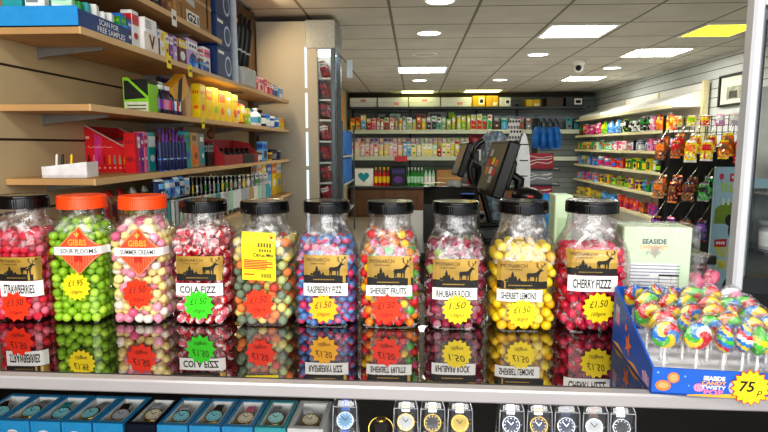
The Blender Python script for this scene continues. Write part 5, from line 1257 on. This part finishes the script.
# ================================================================ WIRE RACK WITH HANGING BAGS
A = Vector((2.40, 5.55)); B = Vector((3.12, 4.75)); AB_ = (B-A); Lr = AB_.length; dv = AB_/Lr; nv = Vector((-dv.y*-1, 0)) if False else Vector((dv.y, -dv.x))
if nv.y > 0: nv = -nv
th = math.atan2(dv.y, dv.x)
wr = thing('wire_rack', 'black wire rack with bright sloping hooks for hanging bags of sweets', 'wire rack', (A.x, A.y, 0), th)
m_wk = mat('wire_black', '1a1a1c', .4, .4); m_hk = mat('hook_chrome', 'd8dcdc', .25, .8)
mb = MB(); n_ = int(Lr/.045)
for i in range(n_+1): mb.box((Lr*i/n_, 0, .86), (.005, .005, 1.56), m_wk)
for i in range(14): mb.box((Lr/2, .004, .10+.116*i), (Lr, .005, .005), m_wk)
mb.build('wire_grid', wr)
for x in (0, Lr): MB().box((x, .012, .83), (.02, .02, 1.66), m_wk).build('upright', wr)
MB().box((Lr/2, -.2, .04), (Lr+.02, .42, .08), m_wk).build('base', wr)
MB().box((Lr/2, .045, .72), (Lr, .012, 1.28), mat('rack_back', '26282a', .7)).build('back_board', wr)
BAGS = [['brown/orange/maroon', 'brown/red/orange', 'yellow/orange/white', 'yellow/red/white', 'orange/brown/yellow', 'maroon/red/crimson', 'brown/black/maroon', 'black/grey/maroon'],
        ['brown/orange/tan', 'maroon/brown/orange', 'brown/maroon/black', 'green/black/grey', 'black/green/brown', 'green/brown/black', 'tan/brown/black', 'black/grey/green'],
        ['maroon/purple/brown', 'purple/maroon/pink', 'brown/maroon/black', 'navy/purple/maroon', 'maroon/brown/black', 'purple/black/brown', 'green/black/lime', 'black/green/grey']]
cth, sth = math.cos(th), math.sin(th)
for ri, zr in enumerate((1.55, 1.17, .84)):
    for i in range(8):
        x = .06+Lr*.125*i
        MB().tube([(x, -.002, zr), (x, -.08, zr-.055), (x, -.17, zr-.125), (x, -.18, zr-.115)], .0055, m_hk, 6).build('hook', wr)
        for k, off in enumerate((.168, .085)):
            if (ri == 2 and k == 1): continue
            bh = .215 if k == 0 else .20; bw = .125
            lx, ly = x, -off; zt = zr-.115*(off/.16)-.008
            wx, wy = A.x+lx*cth-ly*sth, A.y+lx*sth+ly*cth
            good(['crinkle0', 'crinkle1', 'crinkle2'][(i*2+k+ri) % 3], [.105, .09, .11][(i+k) % 3], .042, [.185, .165, .20][(i+ri+k) % 3], cols3(BAGS[ri][(i+k*3) % 8] if k == 0 else BAGS[ri][i]), '%s bag from the left on the %s hooks, %s' % (ORD[i], ['top', 'middle', 'lower'][ri], ['hanging in front', 'hanging behind another'][k]), (wx, wy, zt-[.185, .165, .20][(i+ri+k) % 3]), th+.10*math.sin(3.1*i+ri), 'bags on the wire rack', 'sweet_bag', 'sweet bag')
for i, (x, c) in enumerate(((.14, 'yellow/orange/white'), (.26, 'yellow/lime/white'), (.38, 'red/yellow/white'), (.50, 'lilac/white/pink'), (.62, 'silver/white/lilac'), (.74, 'silver/grey/white'))):
    wx, wy = A.x+x*cth+.03*sth, A.y+x*sth-.03*cth
    good('crinkle%d' % (i % 3), .085, .03, .105, cols3(c), '%s small %s bag clipped along the rack above the top hooks' % (ORD[i], c.split('/')[0]), (wx, wy, 1.545), th, 'small bags above the top hooks', 'sweet_bag', 'sweet bag')
# ================================================================ TILL AREA
m_tk = mat('till_black', '08090a', .4, var=.05); m_tg = mat('till_grey', '3a3e42', .4)
tc_ = thing('till_counter', 'dark till counter standing behind the sweet jars', 'counter', (.45, 2.55, 0))
MB().box((0, 0, .985), (1.15, 1.3, .03), mat('till_top', '2c2a28', .4), .004).build('worktop', tc_)
MB().box((0, 0, .49), (1.08, 1.22, .96), mat('till_body', '3c3430', .6)).build('carcass', tc_)
TZ = 1.0005
def monitor(nm, lab, nt, nb, yn, yf, th_, screen):
    """near edge given by its top and bottom points (x, z); runs from yn back to yf"""
    r = thing(nm, lab, 'till screen', ((nt[0]+nb[0])/2+.06, (yn+yf)/2, TZ))
    ox, oy = r.location.x, r.location.y
    up = Vector((nt[0]-nb[0], 0, nt[1]-nb[1])); h = up.length; up.normalize(); w = yf-yn; yw = Vector((-.10, 1, 0)).normalized(); n = yw.cross(up).normalized()
    if n.x > 0: n = -n
    c = Vector(((nt[0]+nb[0])/2, yn, (nt[1]+nb[1])/2))+yw*w/2
    M = Matrix((tuple(yw)+(0,), tuple(-n)+(0,), tuple(up)+(0,), (0, 0, 0, 1))).transposed(); M = Matrix.Translation(c-Vector((ox, oy, TZ))) @ M
    mb = MB(); mb.push(M); mb.box((0, th_/2, 0), (w, th_, h), m_tk, .006); mb.box((0, th_+.012, -h*.05), (w*.6, .03, h*.5), m_tk, .006); mb.pop(); mb.build('housing', r)
    mb = MB(); mb.push(M); f = flat(-.0006); f2 = flat(-.0012)
    mb.poly2([(-w*.45, -h*.44), (w*.45, -h*.44), (w*.45, h*.44), (-w*.45, h*.44)], screen, f)
    if w > .2:
        for i, (a, b_, c_) in enumerate(((-.3, .02, 'orange'), (-.1, .05, 'yellow'), (.1, .02, 'red'), (-.3, -.14, 'red'), (-.1, -.12, 'white'), (.1, -.14, 'orange'), (-.2, -.28, 'silver'), (.12, .2, 'silver'))):
            mb.poly2([(a*w, b_*h), (a*w+w*.16, b_*h), (a*w+w*.16, b_*h+h*.13), (a*w, b_*h+h*.13)], mat('ui_'+c_, PAL[c_], .4, var=.25), f2)
    mb.pop(); mb.build('screen', r)
    e = c+(-n)*(th_+.02)-Vector((ox, oy, TZ))
    mb = MB(); mb.tube([tuple(e), (e.x+.05, e.y, e.z-.03), (e.x+.045, e.y, e.z*.45), (e.x-.01, e.y, .012)], [.02, .02, .018, .02], m_tk, 10); mb.build('arm', r)
    mb = MB(); mb.box((e.x-.01, e.y, .01), (.17, .2, .02), m_tk, .005); mb.build('base', r)
    return r
sc1 = mat('screen_glass', 'b4aea4', .15, emit=.5, var=.25, scale=5); sc2 = mat('screen_glass_dim', '6e6a64', .2, emit=.12, var=.2, scale=5)
yn = 2.06
monitor('till_screen', 'big tilted black till screen showing coloured tiles, seen from its edge', (on(1, yn, 510, 140).x, on(1, yn, 510, 140).z), (on(1, yn, 491, 197).x, on(1, yn, 491, 197).z), yn, 2.34, .045, sc1)
yn = 2.86
monitor('till_screen', 'smaller tilted black till screen left of the big one', (on(1, yn, 468.5, 142).x, on(1, yn, 468.5, 142).z), (on(1, yn, 457, 176).x, on(1, yn, 457, 176).z), yn, 3.05, .035, sc2)
# curved black stand
mb = MB(); c = on(1, 2.9, 481, 166); pts = []
for k in range(11):
    a = math.radians(100+160*k/10); pts.append((c.x+.075*math.cos(a)+.02, 2.6, 1.27+.14*math.sin(a)*.9))
pts = [(p[0]-c.x, 0, p[2]-TZ) for p in pts]
pts.append((pts[-1][0]+.04, 0, .01)); mb.tube(pts, .014, m_tk, 8); mb.box((pts[-1][0], 0, .008), (.12, .12, .016), m_tk, .003)
tag(mb.build('curved_stand', None, (c.x-.03, 2.62, TZ)), 'black curved stand arching between the two till screens', 'stand')
# printer with papers
p0 = on(1, 2.15, 424, 190); p1 = on(1, 2.15, 479, 190); w_ = p1.x-p0.x
pr = thing('receipt_printer', 'wide black receipt printer left of the big till screen', 'printer', ((p0.x+p1.x)/2, 2.2, TZ))
mb = MB(); mb.prismx([(-.1, 0), (.12, 0), (.12, .205), (.02, .205), (-.1, .15)], -w_/2, w_/2, m_tk); mb.build('body', pr)
MB().box((0, -.103, .10), (w_*.6, .008, .012), m_tg).build('paper_slot', pr); MB().box((w_*.3, -.04, .186), (.05, .02, .004), mat('button_blue', '2a50a0', .4)).build('button', pr)
for i, (x, y, rz, c) in enumerate(((-.03, .05, .2, 'white'), (.03, .07, -.5, 'silver'), (-.07, .06, .9, 'cream'))):
    mb = MB(); vs = [(-.07+.14*a/5, -.025+.05*b, .0008+.004*math.sin(a*1.3+i)**2) for b in range(2) for a in range(6)]
    mb.add(vs, [(k, k+1, k+7, k+6) for k in range(5)], pal(c)); mb.add([(x_, y_, z_-.0006) for x_, y_, z_ in vs], [(k+6, k+7, k+1, k) for k in range(5)], pal(c))
    tag(place(mb.build('paper_slip'), (pr.location.x+x, pr.location.y+y, TZ+.2055+.006*i), rz), '%s curled paper slip lying on the receipt printer' % c, 'paper')
mb = MB(); mb.lathe([(.014, 0), (.014, .06), (.006, .06)], mat('paper_roll', '8c8c86', .6), 18); o = tag(place(mb.build('paper_roll'), (pr.location.x+.0, 2.26, TZ+.2195)), 'pale paper roll lying on top of the receipt printer', 'paper roll'); o.rotation_euler = (PI/2, 0, .6)
# scanner dome
p = on(1, 2.0, 527, 194)
sc = thing('barcode_scanner', 'black round-headed scanner on a stem behind the yellow sweets jar', 'scanner', (p.x, 2.0, TZ))
MB().sphere((0, 0, p.z-TZ-.005), (.055, .06, .030), m_tk, 18, 10).build('head', sc)
MB().tube([(0, 0, .01), (0, 0, p.z-TZ-.02)], .016, m_tk, 10).build('stem', sc); MB().lathe([(.05, 0), (.05, .01), (.02, .02)], m_tk, 18).build('foot', sc)
MB().box((.0, -.058, p.z-TZ-.004), (.02, .006, .004), mat('red_led', 'c01810', .4, emit=.5)).build('red_window', sc)
p = on(1, 2.12, 545, 203); mb = MB(); mb.sphere((0, 0, .095), (.032, .03, .10), mat('cloth_blue', '2a80b8', .8, var=.3, scale=30), 12, 9); tag(mb.build('blue_cloth', None, (p.x, 2.12, TZ)), 'crumpled blue cloth standing right of the black scanner', 'cloth')
# white pointed holder
p = on(1, 2.95, 523.5, 160); zt = on(1, 2.95, 523, 132).z; zb_ = on(1, 2.95, 523, 190).z
wh = thing('pointed_holder', 'white pointed upright board with dark slots behind the big till screen', 'board', (p.x, 2.95, TZ))
out = []
for k in range(17):
    t_ = k/16; out.append((.037*math.sin(PI*(.12+.88*t_))**.6 if t_ < 1 else 0, .02+(zt-TZ-.02)*t_))
pts = [(x, z) for x, z in out]+[(-x, z) for x, z in reversed(out[:-1])]
mb = MB(); mb.prism(pts, -.006, .006, mat('board_white', 'e4e6e4', .4)); mb.build('board', wh)
for py in (144.5, 160.5, 176): z = on(1, 2.95, 523, py).z-TZ; mb = MB(); mb.poly2([(-.022, z-.003), (.022, z-.003), (.022, z+.003), (-.022, z+.003)], INK(), flat(-.0066)); mb.build('slot', wh)
MB().box((0, .0, .01), (.1, .1, .02), mat('board_white', 'e4e6e4', .4), .003).build('foot', wh)
# pale crumpled bag
p = on(1, 2.75, 495, 150); mb = MB(); rr3 = random.Random(4); rings = []
for z, w1 in ((0, .04), (.12, .05), (.26, .055), (.34, .06), (.41, .055), (.44, .03)):
    rings.append([(w1*(1+rr3.uniform(-.18, .18))*math.cos(2*PI*k/14), .05*(1+rr3.uniform(-.2, .2))*math.sin(2*PI*k/14), z) for k in range(14)])
mb.loft(rings, mat('bag_paleblue', '7a8c98', .35, var=.6, scale=45), True, True, False); tag(mb.build('crumpled_bag', None, (p.x, 2.78, TZ)), 'crumpled pale blue plastic bag standing behind the big till screen', 'bag')
# display stand with blue bags, cards and red cartons -------------------------
ds = thing('floor_stand', 'slim dark floor stand carrying blue bags, white cards and red cartons', 'display stand', (.93, 4.35, 0))
MB().box((0, .04, .80), (.04, .03, 1.60), m_tk).build('pole', ds)
MB().box((0, 0, .02), (.5, .4, .04), m_tk).build('base', ds)
for z in (.98, 1.13, 1.235-.035): pass
SHZ = [.97, 1.085, 1.20]
for z in SHZ: MB().box((0, -.07, z-.006), (.30, .20, .012), m_tg).build('stand_shelf', ds)
MB().box((-.02, -.02, 1.585), (.62, .012, .012), m_st).build('hook_rail', ds)
bags_px = (536.5, 544, 551.5, 558.5)
for i, px in enumerate(bags_px):
    p = on(1, 4.22, px, 150); zb_ = on(1, 4.22, px, 150-1.5*(i in (0, 3))).z; top = 1.572
    r = thing('blue_bag', '%s of the four bright blue bags hanging on the floor stand' % ['leftmost', 'second', 'third', 'rightmost'][i], 'bag', (p.x, 4.26, zb_), 0, 'blue bags on the floor stand'); H = top-zb_
    rings = []
    cxo = (.97-p.x)*.35
    for t_, w1, d1 in ((0, .010, .012), (.06, .024, .022), (.25, .028, .03), (.5, .026, .028), (.68, .02, .022), (.74, .012, .014)):
        rings.append([(w1*math.cos(2*PI*k/14)*(1+.08*math.sin(3*k))+cxo*max(0, t_-.4), d1*math.sin(2*PI*k/14), H*t_) for k in range(14)])
    MB().loft(rings, mat('bag_blue', '1c78c8', .45, var=.35, scale=25), True, True).build('pouch', r)
    mb = MB()
    for s_ in (-1, 1): mb.tube([(s_*.014+cxo*.34, 0, H*.72), (s_*.018+cxo*.5, -.004, H*.85), (cxo*.6, 0, H*1.0)], .006, mat('strap_navy', '182848', .5), 6)
    mb.build('strap', r)
for i in range(8):
    px = 513.5+3.0*(i % 4)+5*(i//4)*.0; py = 118+10.5*(i//4); p = on(1, 4.2, px+.8*(i//4), py)
    mb = MB(); mb.box((0, 0, -.045), (.020, .002, .085), WHITE(), .0005); mb.poly2([(-.007, -.03), (.007, -.03), (.007, -.012), (-.007, -.012)], INK(), flat(-.0016)); mb.poly2([(-.007, -.078), (.007, -.078), (.007, -.056), (-.007, -.056)], mat('print_grey5', '6a7278', .5), flat(-.0016))
    o = tag(mb.build('hanging_card', None, (p.x, 4.305 if i < 4 else 4.29, p.z)), '%s white card of the %s row hanging left of the blue bags' % (ORD[i % 4], ['upper', 'lower'][i//4]), 'card', 'white cards left of the blue bags'); o.rotation_euler = (0, .25, .15)
for i, (py0, zz, cs, lab) in enumerate(((0, 2, 'red', 'wide red carton with white flash on the upper board of the stand'), (0, 1, 'grey', 'wide grey carton on the middle board of the floor stand'), (0, 0, 'red', 'wide red carton with white flash on the lowest board of the stand'))):
    mb = MB(); h = .10 if i else .115; mb.box((0, 0, h/2), (.20, .12, h), mat('carton_%s2' % cs, {'red': 'b01c2c', 'grey': '8c9094'}[cs], .4), .003)
    f = flat(-.0606); mw = WHITE()
    for s_ in range(2): stroke(mb, [(-.09, .02+.03*s_), (-.02, .05+.02*s_), (.06, .04+.03*s_), (.09, .055+.025*s_)], .006, mw, f)
    stroke(mb, [(-.08, h*.85), (.0, h*.7), (.09, h*.82)], .004, mw, f)
    tag(mb.build('wide_carton', None, (ds.location.x+.0, ds.location.y-.1, SHZ[zz]+.0004)), lab, 'carton')
good('pouch', .10, .05, .10, ('maroon', 'crimson', 'maroon'), 'dark crimson pouch hanging behind the smaller till screen', (on(1, 3.7, 476, 140).x, 3.7, 1.345), 0)
tag(MB().box((0, 0, .67), (.05, .05, 1.34), m_tk).build('support_post', None, (on(1, 3.7, 476, 140).x, 3.75, 0)), 'dark post standing behind the smaller till screen', 'post')
# cartons between the last jars
a, b = on(1, 1.36, 552.5, 194), on(1, 1.36, 561.5, 194)
mb = MB(); mb.box(((b.x-a.x)/2+.01, .03, (a.z-ZT)/2), (b.x-a.x+.02, .06, a.z-ZT-.001), m_pg, .002); mb.poly2([(.006, .05), (.03, .05), (.03, .2), (.006, .2)], mat('print_mint', 'b8d4a8', .5), flat(-.0006))
tag(mb.build('green_carton', None, (a.x, 1.33, ZT+.0005)), 'narrow pale green carton showing between the yellow and crimson jars', 'carton')
# cardboard treat stand -------------------------------------------------------
a = on(1, 3.0, 706, 250); b = on(1, 3.0, 711, 167); hT = b.z; X0_ = a.x
ts = thing('treat_stand', 'pale blue cardboard floor display reading TREAT TIME beside the white post', 'display stand', (X0_+.197, 3.0, 0), math.radians(-3))
m_pb = mat('treat_blue', 'a8cfe0', .5, var=.04); wt_ = .34
mb = MB(); mb.box((0, .0125, hT/2), (wt_, .025, hT), m_pb, .002); mb.prismx([(.025, 0), (.16, 0), (.025, hT*.7)], -.01, .01, m_pb); mb.build('card_body', ts)
mb = MB(); mb.push(Matrix.Translation((-.168, 0, 0)) @ Matrix.Diagonal((.72, 1, 1, 1)) @ Matrix.Translation((.168, 0, 0))); f = flat(-.0008); f2 = flat(-.0014); f3 = flat(-.0020); q = -.085
blob(mb, q-.045, hT-.05, .017, mat('balloon_pink', 'c83a6a', .5), f); stroke(mb, [(q-.045, hT-.067), (q-.043, hT-.095)], .002, INK(), f)
for bx_, bz_, w2 in ((q+.055, hT-.055, .085), (q-.02, hT-.405, .085)):
    mb.poly2([(bx_-w2/2, bz_-.022), (bx_+w2/2, bz_-.018), (bx_+w2/2, bz_+.024), (bx_-w2/2, bz_+.020)], mat('badge_red', 'c42430', .5), f)
    for k in range(4): mb.poly2([(bx_-w2*.36+k*w2*.19, bz_-.006), (bx_-w2*.36+k*w2*.19+w2*.13, bz_-.005), (bx_-w2*.36+k*w2*.19+w2*.13, bz_+.010), (bx_-w2*.36+k*w2*.19, bz_+.009)], WHITE(), f2)
m_tl = mat('treat_lime', 'b4d83a', .5); m_ol = mat('treat_olive', '7c9a2a', .5)
mb.text2('TREAT', q+.02, hT-.13, .045, m_tl, f, w=.14, bold=.03)
mb.text2('TREAT', q-.01, hT-.475, .05, mat('treat_yellow', 'e4dc30', .5), f2, w=.10, bold=.03); mb.text2('TIME', q-.01, hT-.545, .05, mat('treat_yellow', 'e4dc30', .5), f2, w=.085, bold=.03)
hill = [(q-.085+.02*k, hT-.24+.055*math.sin(.25+k*.25)) for k in range(13)]
mb.poly2([(q-.075, hT-.30)]+[(max(x, q-.075), z) for x, z in hill]+[(q+.155, hT-.30)], m_ol, f)
for k in range(3): mb.poly2([(q-.03+.035*k, hT-.20), (q-.014+.035*k, hT-.20), (q-.014+.035*k, hT-.165), (q-.03+.035*k, hT-.165)], mat('treat_pale', 'd8ecd8', .5), f2)
blob(mb, q+.075, hT-.33, .062, m_bk, f2, 20, .8); blob(mb, q+.03, hT-.28, .03, m_bk, f2)
blob(mb, q-.055, hT-.62, .022, mat('balloon_pink', 'c83a6a', .5), f2, 14, .8); stroke(mb, [(q-.055, hT-.64), (q-.052, hT-.68)], .002, INK(), f2)
blob(mb, q+.075, hT-.68, .105, m_bk, f2, 24, .62); blob(mb, q+.075, hT-.69, .075, mat('egg_orange', 'e08a20', .45), f3, 20, .62)
blob(mb, q+.075, hT-.70, .03, mat('egg_red', 'b84018', .45), flat(-.0026), 14)
mb.build('printed_front', ts)['label'] = 'front printed with balloons, lime lettering and a green hill'
# goods seen through the glazed screen ---------------------------------------
sr = thing('steel_shelf', 'narrow steel shelf rack seen through the glazed screen at far right', 'rack', (1.465, 2.2, 0))
for x in (-.166, .166): MB().box((x, .09, .80), (.014, .014, 1.6), m_st).build('upright', sr)
for z in (.72, .98, 1.19): MB().box((0, 0, z-.006), (.34, .22, .012), m_st).build('rack_board', sr)
MB().box((0, .1, 1.42), (.34, .01, .36), mat('rack_grey', 'c4c4bc', .6, var=.15, scale=12)).build('grey_panel', sr)
MB().box((0, .115, .8), (.34, .006, .8), mat('rack_darkback', '6a706c', .7)).build('dark_panel', sr)
gx_ = lambda px: on(1, 2.15, px, 200).x-0
good('pouch', .07, .04, .15, ('yellow', 'red', 'orange'), 'yellow and red pouch on the rack behind the glass', (1.345, 2.13, 1.1905), 0)
good('pouch', .06, .04, .13, ('maroon', 'yellow', 'red'), 'maroon pouch beside the yellow pouch behind the glass', (1.43, 2.13, 1.1905), 0)
for i, (x, c, z) in enumerate(((1.345, 'silver/white/grey', .9805), (1.42, 'white/grey/silver', .9805), (1.50, 'tan/white/brown', .9805))): good('tub', .065, .065, .11, cols3(c), '%s pale tub on the middle board behind the glass' % ORD[i], (x, 2.16, z), 0)
for i, (x, c) in enumerate(((1.34, 'green/yellow/white'), (1.41, 'yellow/green/lime'), (1.48, 'lime/yellow/green'))): good('carton', .062, .06, .15, cols3(c), '%s green and yellow carton on the low board behind the glass' % ORD[i], (x, 2.16, .7205), 0)
# ================================================================ WATCHES UNDER THE COUNTER
WZ = .7485
m_bb = mat('watchbox_blue', '2f9bd0', .4, var=.05); m_bn = mat('watchbox_navy', '101c30', .4); m_bt = mat('watchbox_teal', '3fb0b8', .4, var=.05); m_bw = mat('watchbox_white', 'e4e4e0', .45)
m_in = mat('box_lining', 'e0e2e0', .7); m_cu = mat('cushion', 'b4b2aa', .8, var=.1)
m_sv = mat('watch_silver', 'c8ccd0', .2, .9); m_gd = mat('watch_gold', 'd8b458', .22, .9)
def watch(loc, face, metal, strap, lab, tilt=0., rz=0., s=1., steel=False):
    r = thing('watch', lab, 'watch', loc, rz)
    r.rotation_euler = (tilt, 0, rz)
    m_d = mat('dial_'+face, {'teal': '90dce4', 'mint': 'b4ece8'}.get(face, PAL.get(face, face)), .35, 0)
    MB().lathe([(.0150*s, 0), (.0168*s, .002), (.0168*s, .006), (.0150*s, .0082), (.0135*s, .0078)], metal, 28).build('case', r)
    mb = MB(); mb.lathe([(.0136*s, .0079), (.0132*s, .0080)], m_d, 28)
    for k in range(12):
        a = 2*PI*k/12; ca, sa = math.cos(a), math.sin(a); r0, r1, w_ = .0100*s, .0122*s, .0006*s
        mb.add([(r0*ca-w_*sa, r0*sa+w_*ca, .0082), (r0*ca+w_*sa, r0*sa-w_*ca, .0082), (r1*ca+w_*sa, r1*sa-w_*ca, .0082), (r1*ca-w_*sa, r1*sa+w_*ca, .0082)], [(0, 1, 2, 3)], metal)
    for a, l in ((.9, .007*s), (2.3, .010*s)):
        ca, sa = math.cos(a), math.sin(a); w_ = .0006*s
        mb.add([(-w_*sa, w_*ca, .0084), (w_*sa, -w_*ca, .0084), (l*ca+w_*sa, l*sa-w_*ca, .0084), (l*ca-w_*sa, l*sa+w_*ca, .0084)], [(0, 1, 2, 3)], INK() if face != 'navy' else m_sv)
    mb.build('dial', r)
    for s_ in (-1, 1):
        mb = MB(); 
        if steel:
            for k in range(5): mb.box((0, s_*(.0195+.0058*k)*s, .004-.0012*k*k*.6), ((.0150-.0006*k)*s, .0052*s, .0036), metal if k % 2 else m_sv, .0006)
        else:
            pr_ = [(s_*.0150*s, .0045), (s_*.024*s, .0045), (s_*.036*s, .001), (s_*.044*s, -.006)]
            vs = []
            for i, (y, z) in enumerate(pr_):
                w_ = (.0080-.0008*i)*s; vs += [(-w_, y, z), (w_, y, z), (w_, y, z-.002), (-w_, y, z-.002)]
            fs = [(i*4+k, i*4+(k+1) % 4, i*4+4+(k+1) % 4, i*4+4+k) for i in range(3) for k in range(4)]+[(0, 1, 2, 3), (12, 13, 14, 15)]
            mb.add(vs, fs, strap)
        mb.build('strap', r)
    MB().tube([(.0165*s, 0, .004), (.0195*s, 0, .004)], .0016*s, metal, 8).build('crown', r)
    return r
wb = [(-.8975, 'b', 'teal', m_sv, 'black'), (-.8305, 'b', 'teal', m_gd, 'grey'), (-.7635, 'b', 'teal', m_sv, 'teal'), (-.6965, 'b', 'teal', m_gd, 'grey'), (-.6290, 'b', 'silver', m_gd, 'black'), (-.5605, 'n', 'cream', m_gd, 'silver'), (-.4930, 'b', 'teal', m_gd, 'silver'), (-.4250, 'b', 'teal', m_gd, 'black'), (-.3570, 'b', 'cream', m_gd, 'pink'), (-.2890, 't', 'mint', m_gd, 'grey'), (-.2165, 'w', 'cream', m_gd, 'white')]
LK = ['first blue watch box at the left edge, cut by the frame', 'second blue watch box from the left', 'third blue watch box from the left', 'fourth blue watch box from the left', 'fifth blue watch box, left of the navy one', 'navy watch box among the blue ones', 'blue watch box directly right of the navy one', 'second blue watch box right of the navy one', 'third blue box right of navy, holding a pink-strapped watch', 'teal watch box next to the white one', 'white watch box at the right end of the row']
for i, (x, k, face, metal, st) in enumerate(wb):
    mB = {'b': m_bb, 'n': m_bn, 't': m_bt, 'w': m_bw}[k]; bw_, bl_, bh_ = .0645 if k != 'w' else .074, .126, .052; y = 1.115
    r = thing('watch_box', LK[i], 'watch box', (x, y, WZ), math.radians(-.7))
    mb = MB()
    for s_ in (-1, 1): mb.box((s_*(bw_/2-.004), 0, bh_/2), (.008, bl_, bh_), mB, .001); mb.box((0, s_*(bl_/2-.006), bh_/2), (bw_-.016, .012, bh_), mB, .001)
    mb.box((0, 0, .002), (bw_-.016, bl_-.024, .004), mB); mb.build('box_shell', r)
    mb = MB(); a_, b_, zt_ = bw_/2-.0082, bl_/2-.0122, bh_-.001
    for s_ in (-1, 1): mb.box((s_*(a_-.0012), 0, bh_/2+.002), (.0024, 2*b_, bh_-.006), m_in); mb.box((0, s_*(b_-.0012), bh_/2+.002), (2*a_-.005, .0024, bh_-.006), m_in)
    mb.box((0, 0, .0055), (2*a_, 2*b_, .003), m_in); mb.build('lining', r)
    mb = MB(); mb.sphere((0, 0, .024), (.022, .042, .015), m_cu, 14, 9); mb.build('cushion', r)
    mb = MB(); mb.poly2([(-.004+.011*math.cos(q_*PI/8), .028+.0055*math.sin(q_*PI/8)) for q_ in range(16)], m_bw, flat(-bl_/2-.0006)); mb.poly2([(-.012, .027), (.004, .027), (.004, .029), (-.012, .029)], mat('tag_grey', '9aa4b0', .5), flat(-bl_/2-.0012)); mb.build('oval_tag', r)
    watch((x+.002*(i % 3-1), y-.012+.004*(i % 2), WZ+.0395), face, metal, pal(st, .6), '%s-faced watch in the %s' % ({'teal': 'turquoise', 'silver': 'silver', 'cream': 'cream', 'mint': 'pale mint'}[face], LK[i].split(',')[0]), .22, rr.uniform(-.45, .45), 1.22)
# clear acrylic cases
m_ac = clear('acrylic_case', (.96, .97, .98), .12, .03, haze=.02, gmul=1.2)
m_ae = clear('acrylic_edge', (.9, .93, .95), .30, .08, haze=.30, hazecol=(.9, .95, 1), gmul=.8)
cs_ = [(-.142, 'sky', m_sv, 'blue', False), (-.014, 'white', m_gd, '', True), (.042, 'black', m_gd, '', True), (.099, 'yellow', m_gd, '', True), (.205, 'navy', m_sv, '', True), (.262, 'navy', m_gd, '', True), (.318, 'navy', m_sv, 'navy', False), (.375, 'white', m_sv, 'brown', False), (.430, 'black', m_sv, '', True)]
CL = ['clear acrylic watch case beside the white box', 'clear acrylic case just right of the gold bangle', 'second clear acrylic case right of the gold bangle', 'third clear acrylic case right of the gold bangle', 'clear acrylic case right of the wide gap', 'second clear acrylic case right of the wide gap', 'third clear acrylic case right of the wide gap', 'fourth clear acrylic case right of the wide gap', 'last clear acrylic case at the right end of the row']
WL_ = ['blue strapped watch with sky face', 'gold and steel watch with white face', 'gold watch with black face', 'all gold watch with yellow dial', 'steel watch with navy face', 'gold and steel watch with navy face', 'navy strapped watch with navy face', 'brown strapped watch with white face', 'steel watch with black face']
for i, (x, face, metal, st, steel) in enumerate(cs_):
    y = 1.12
    r = thing('acrylic_case', CL[i], 'watch case', (x, y, WZ))
    W2, D2, H2 = .0285, .03, .098
    rings = []
    for z, w1, d1 in ((0, W2, D2), (.004, W2+.0005, D2), (H2*.8, W2-.002, D2*.75), (H2*.92, W2-.004, D2*.6), (H2, W2-.009, D2*.45)):
        rings.append([(w1*math.copysign(abs(math.cos(q_))**.45, math.cos(q_)), d1*math.copysign(abs(math.sin(q_))**.45, math.sin(q_)), z) for q_ in [2*PI*k/24+.01 for k in range(24)]])
    MB().loft(rings, m_ac, True, True).build('clear_shell', r)
    mb = MB(); mb.box((0, .004, H2+.003), (.024, .012, .006), m_ae, .002); mb.build('handle', r)
    mb = MB()
    for sx in (-1, 1): mb.tube([(sx*W2*.93, -D2*.90, .002), (sx*(W2-.002)*.93, -D2*.70, H2*.8), (sx*(W2-.005)*.9, -D2*.5, H2*.93), (sx*(W2-.011)*.9, -D2*.4, H2)], .0014, m_ae, 6)
    for z_, w_, y_ in ((.002, W2*.93, -D2*.92), (H2*.80, (W2-.002)*.93, -D2*.72), (H2*.99, W2-.011, -D2*.42)): mb.tube([(-w_, y_, z_), (w_, y_, z_)], .0013, m_ae, 6)
    mb.build('moulded_edge', r)
    mb = MB(); mb.prismx([(-.018, .004), (.02, .004), (.014, .078), (.006, .078)], -.008, .008, m_ac); mb.build('inner_stand', r)
    w0 = watch((x, y-.0105, WZ+.044), face, metal, pal(st or 'silver', .5), WL_[i]+', inside the '+' '.join(CL[i].split()[:2 if i < 1 else 4]) if False else WL_[i]+' in a clear case, '+['beside the white box', 'nearest the bangle', 'second from the bangle', 'third from the bangle', 'nearest the gap', 'second from the gap', 'third from the gap', 'fourth from the gap', 'rightmost'][i], math.radians(72), 0, 1.2, steel)
mb = MB(); pts = [(.026*math.cos(2*PI*k/28), .020*math.sin(2*PI*k/28)*1.0, .004+.006*math.sin(2*PI*k/28)) for k in range(29)]
mb.tube([(p_[0], p_[1]*.4, .03+.024*math.sin(2*PI*k/28)) for k, p_ in enumerate(pts)], .002, m_gd, 8)
bl = thing('gold_bangle', 'thin gold bangle watch on a dark stand in the middle gap', 'bangle', (-.066, 1.10, WZ))
o = mb.build('ring', bl); MB().lathe([(.010, .049), (.011, .053), (.009, .055)], m_gd, 16).build('face', bl)
MB().box((0, .014, .02), (.03, .02, .04), m_dark, .002).build('stand', bl)
dup_ = {k: v for k, v in LABELS.items() if len(v) > 1}
for k, v in dup_.items():
    if not all(bpy.data.objects[n].get('group') for n in v): print('DUP LABEL', k, len(v))
for k in LABELS:
    n = len(k.split())
    if n < 4 or n > 16: print('LABEL LEN', n, k)
print('things', sum(len(v) for v in LABELS.values()), 'objects', len(bpy.data.objects))
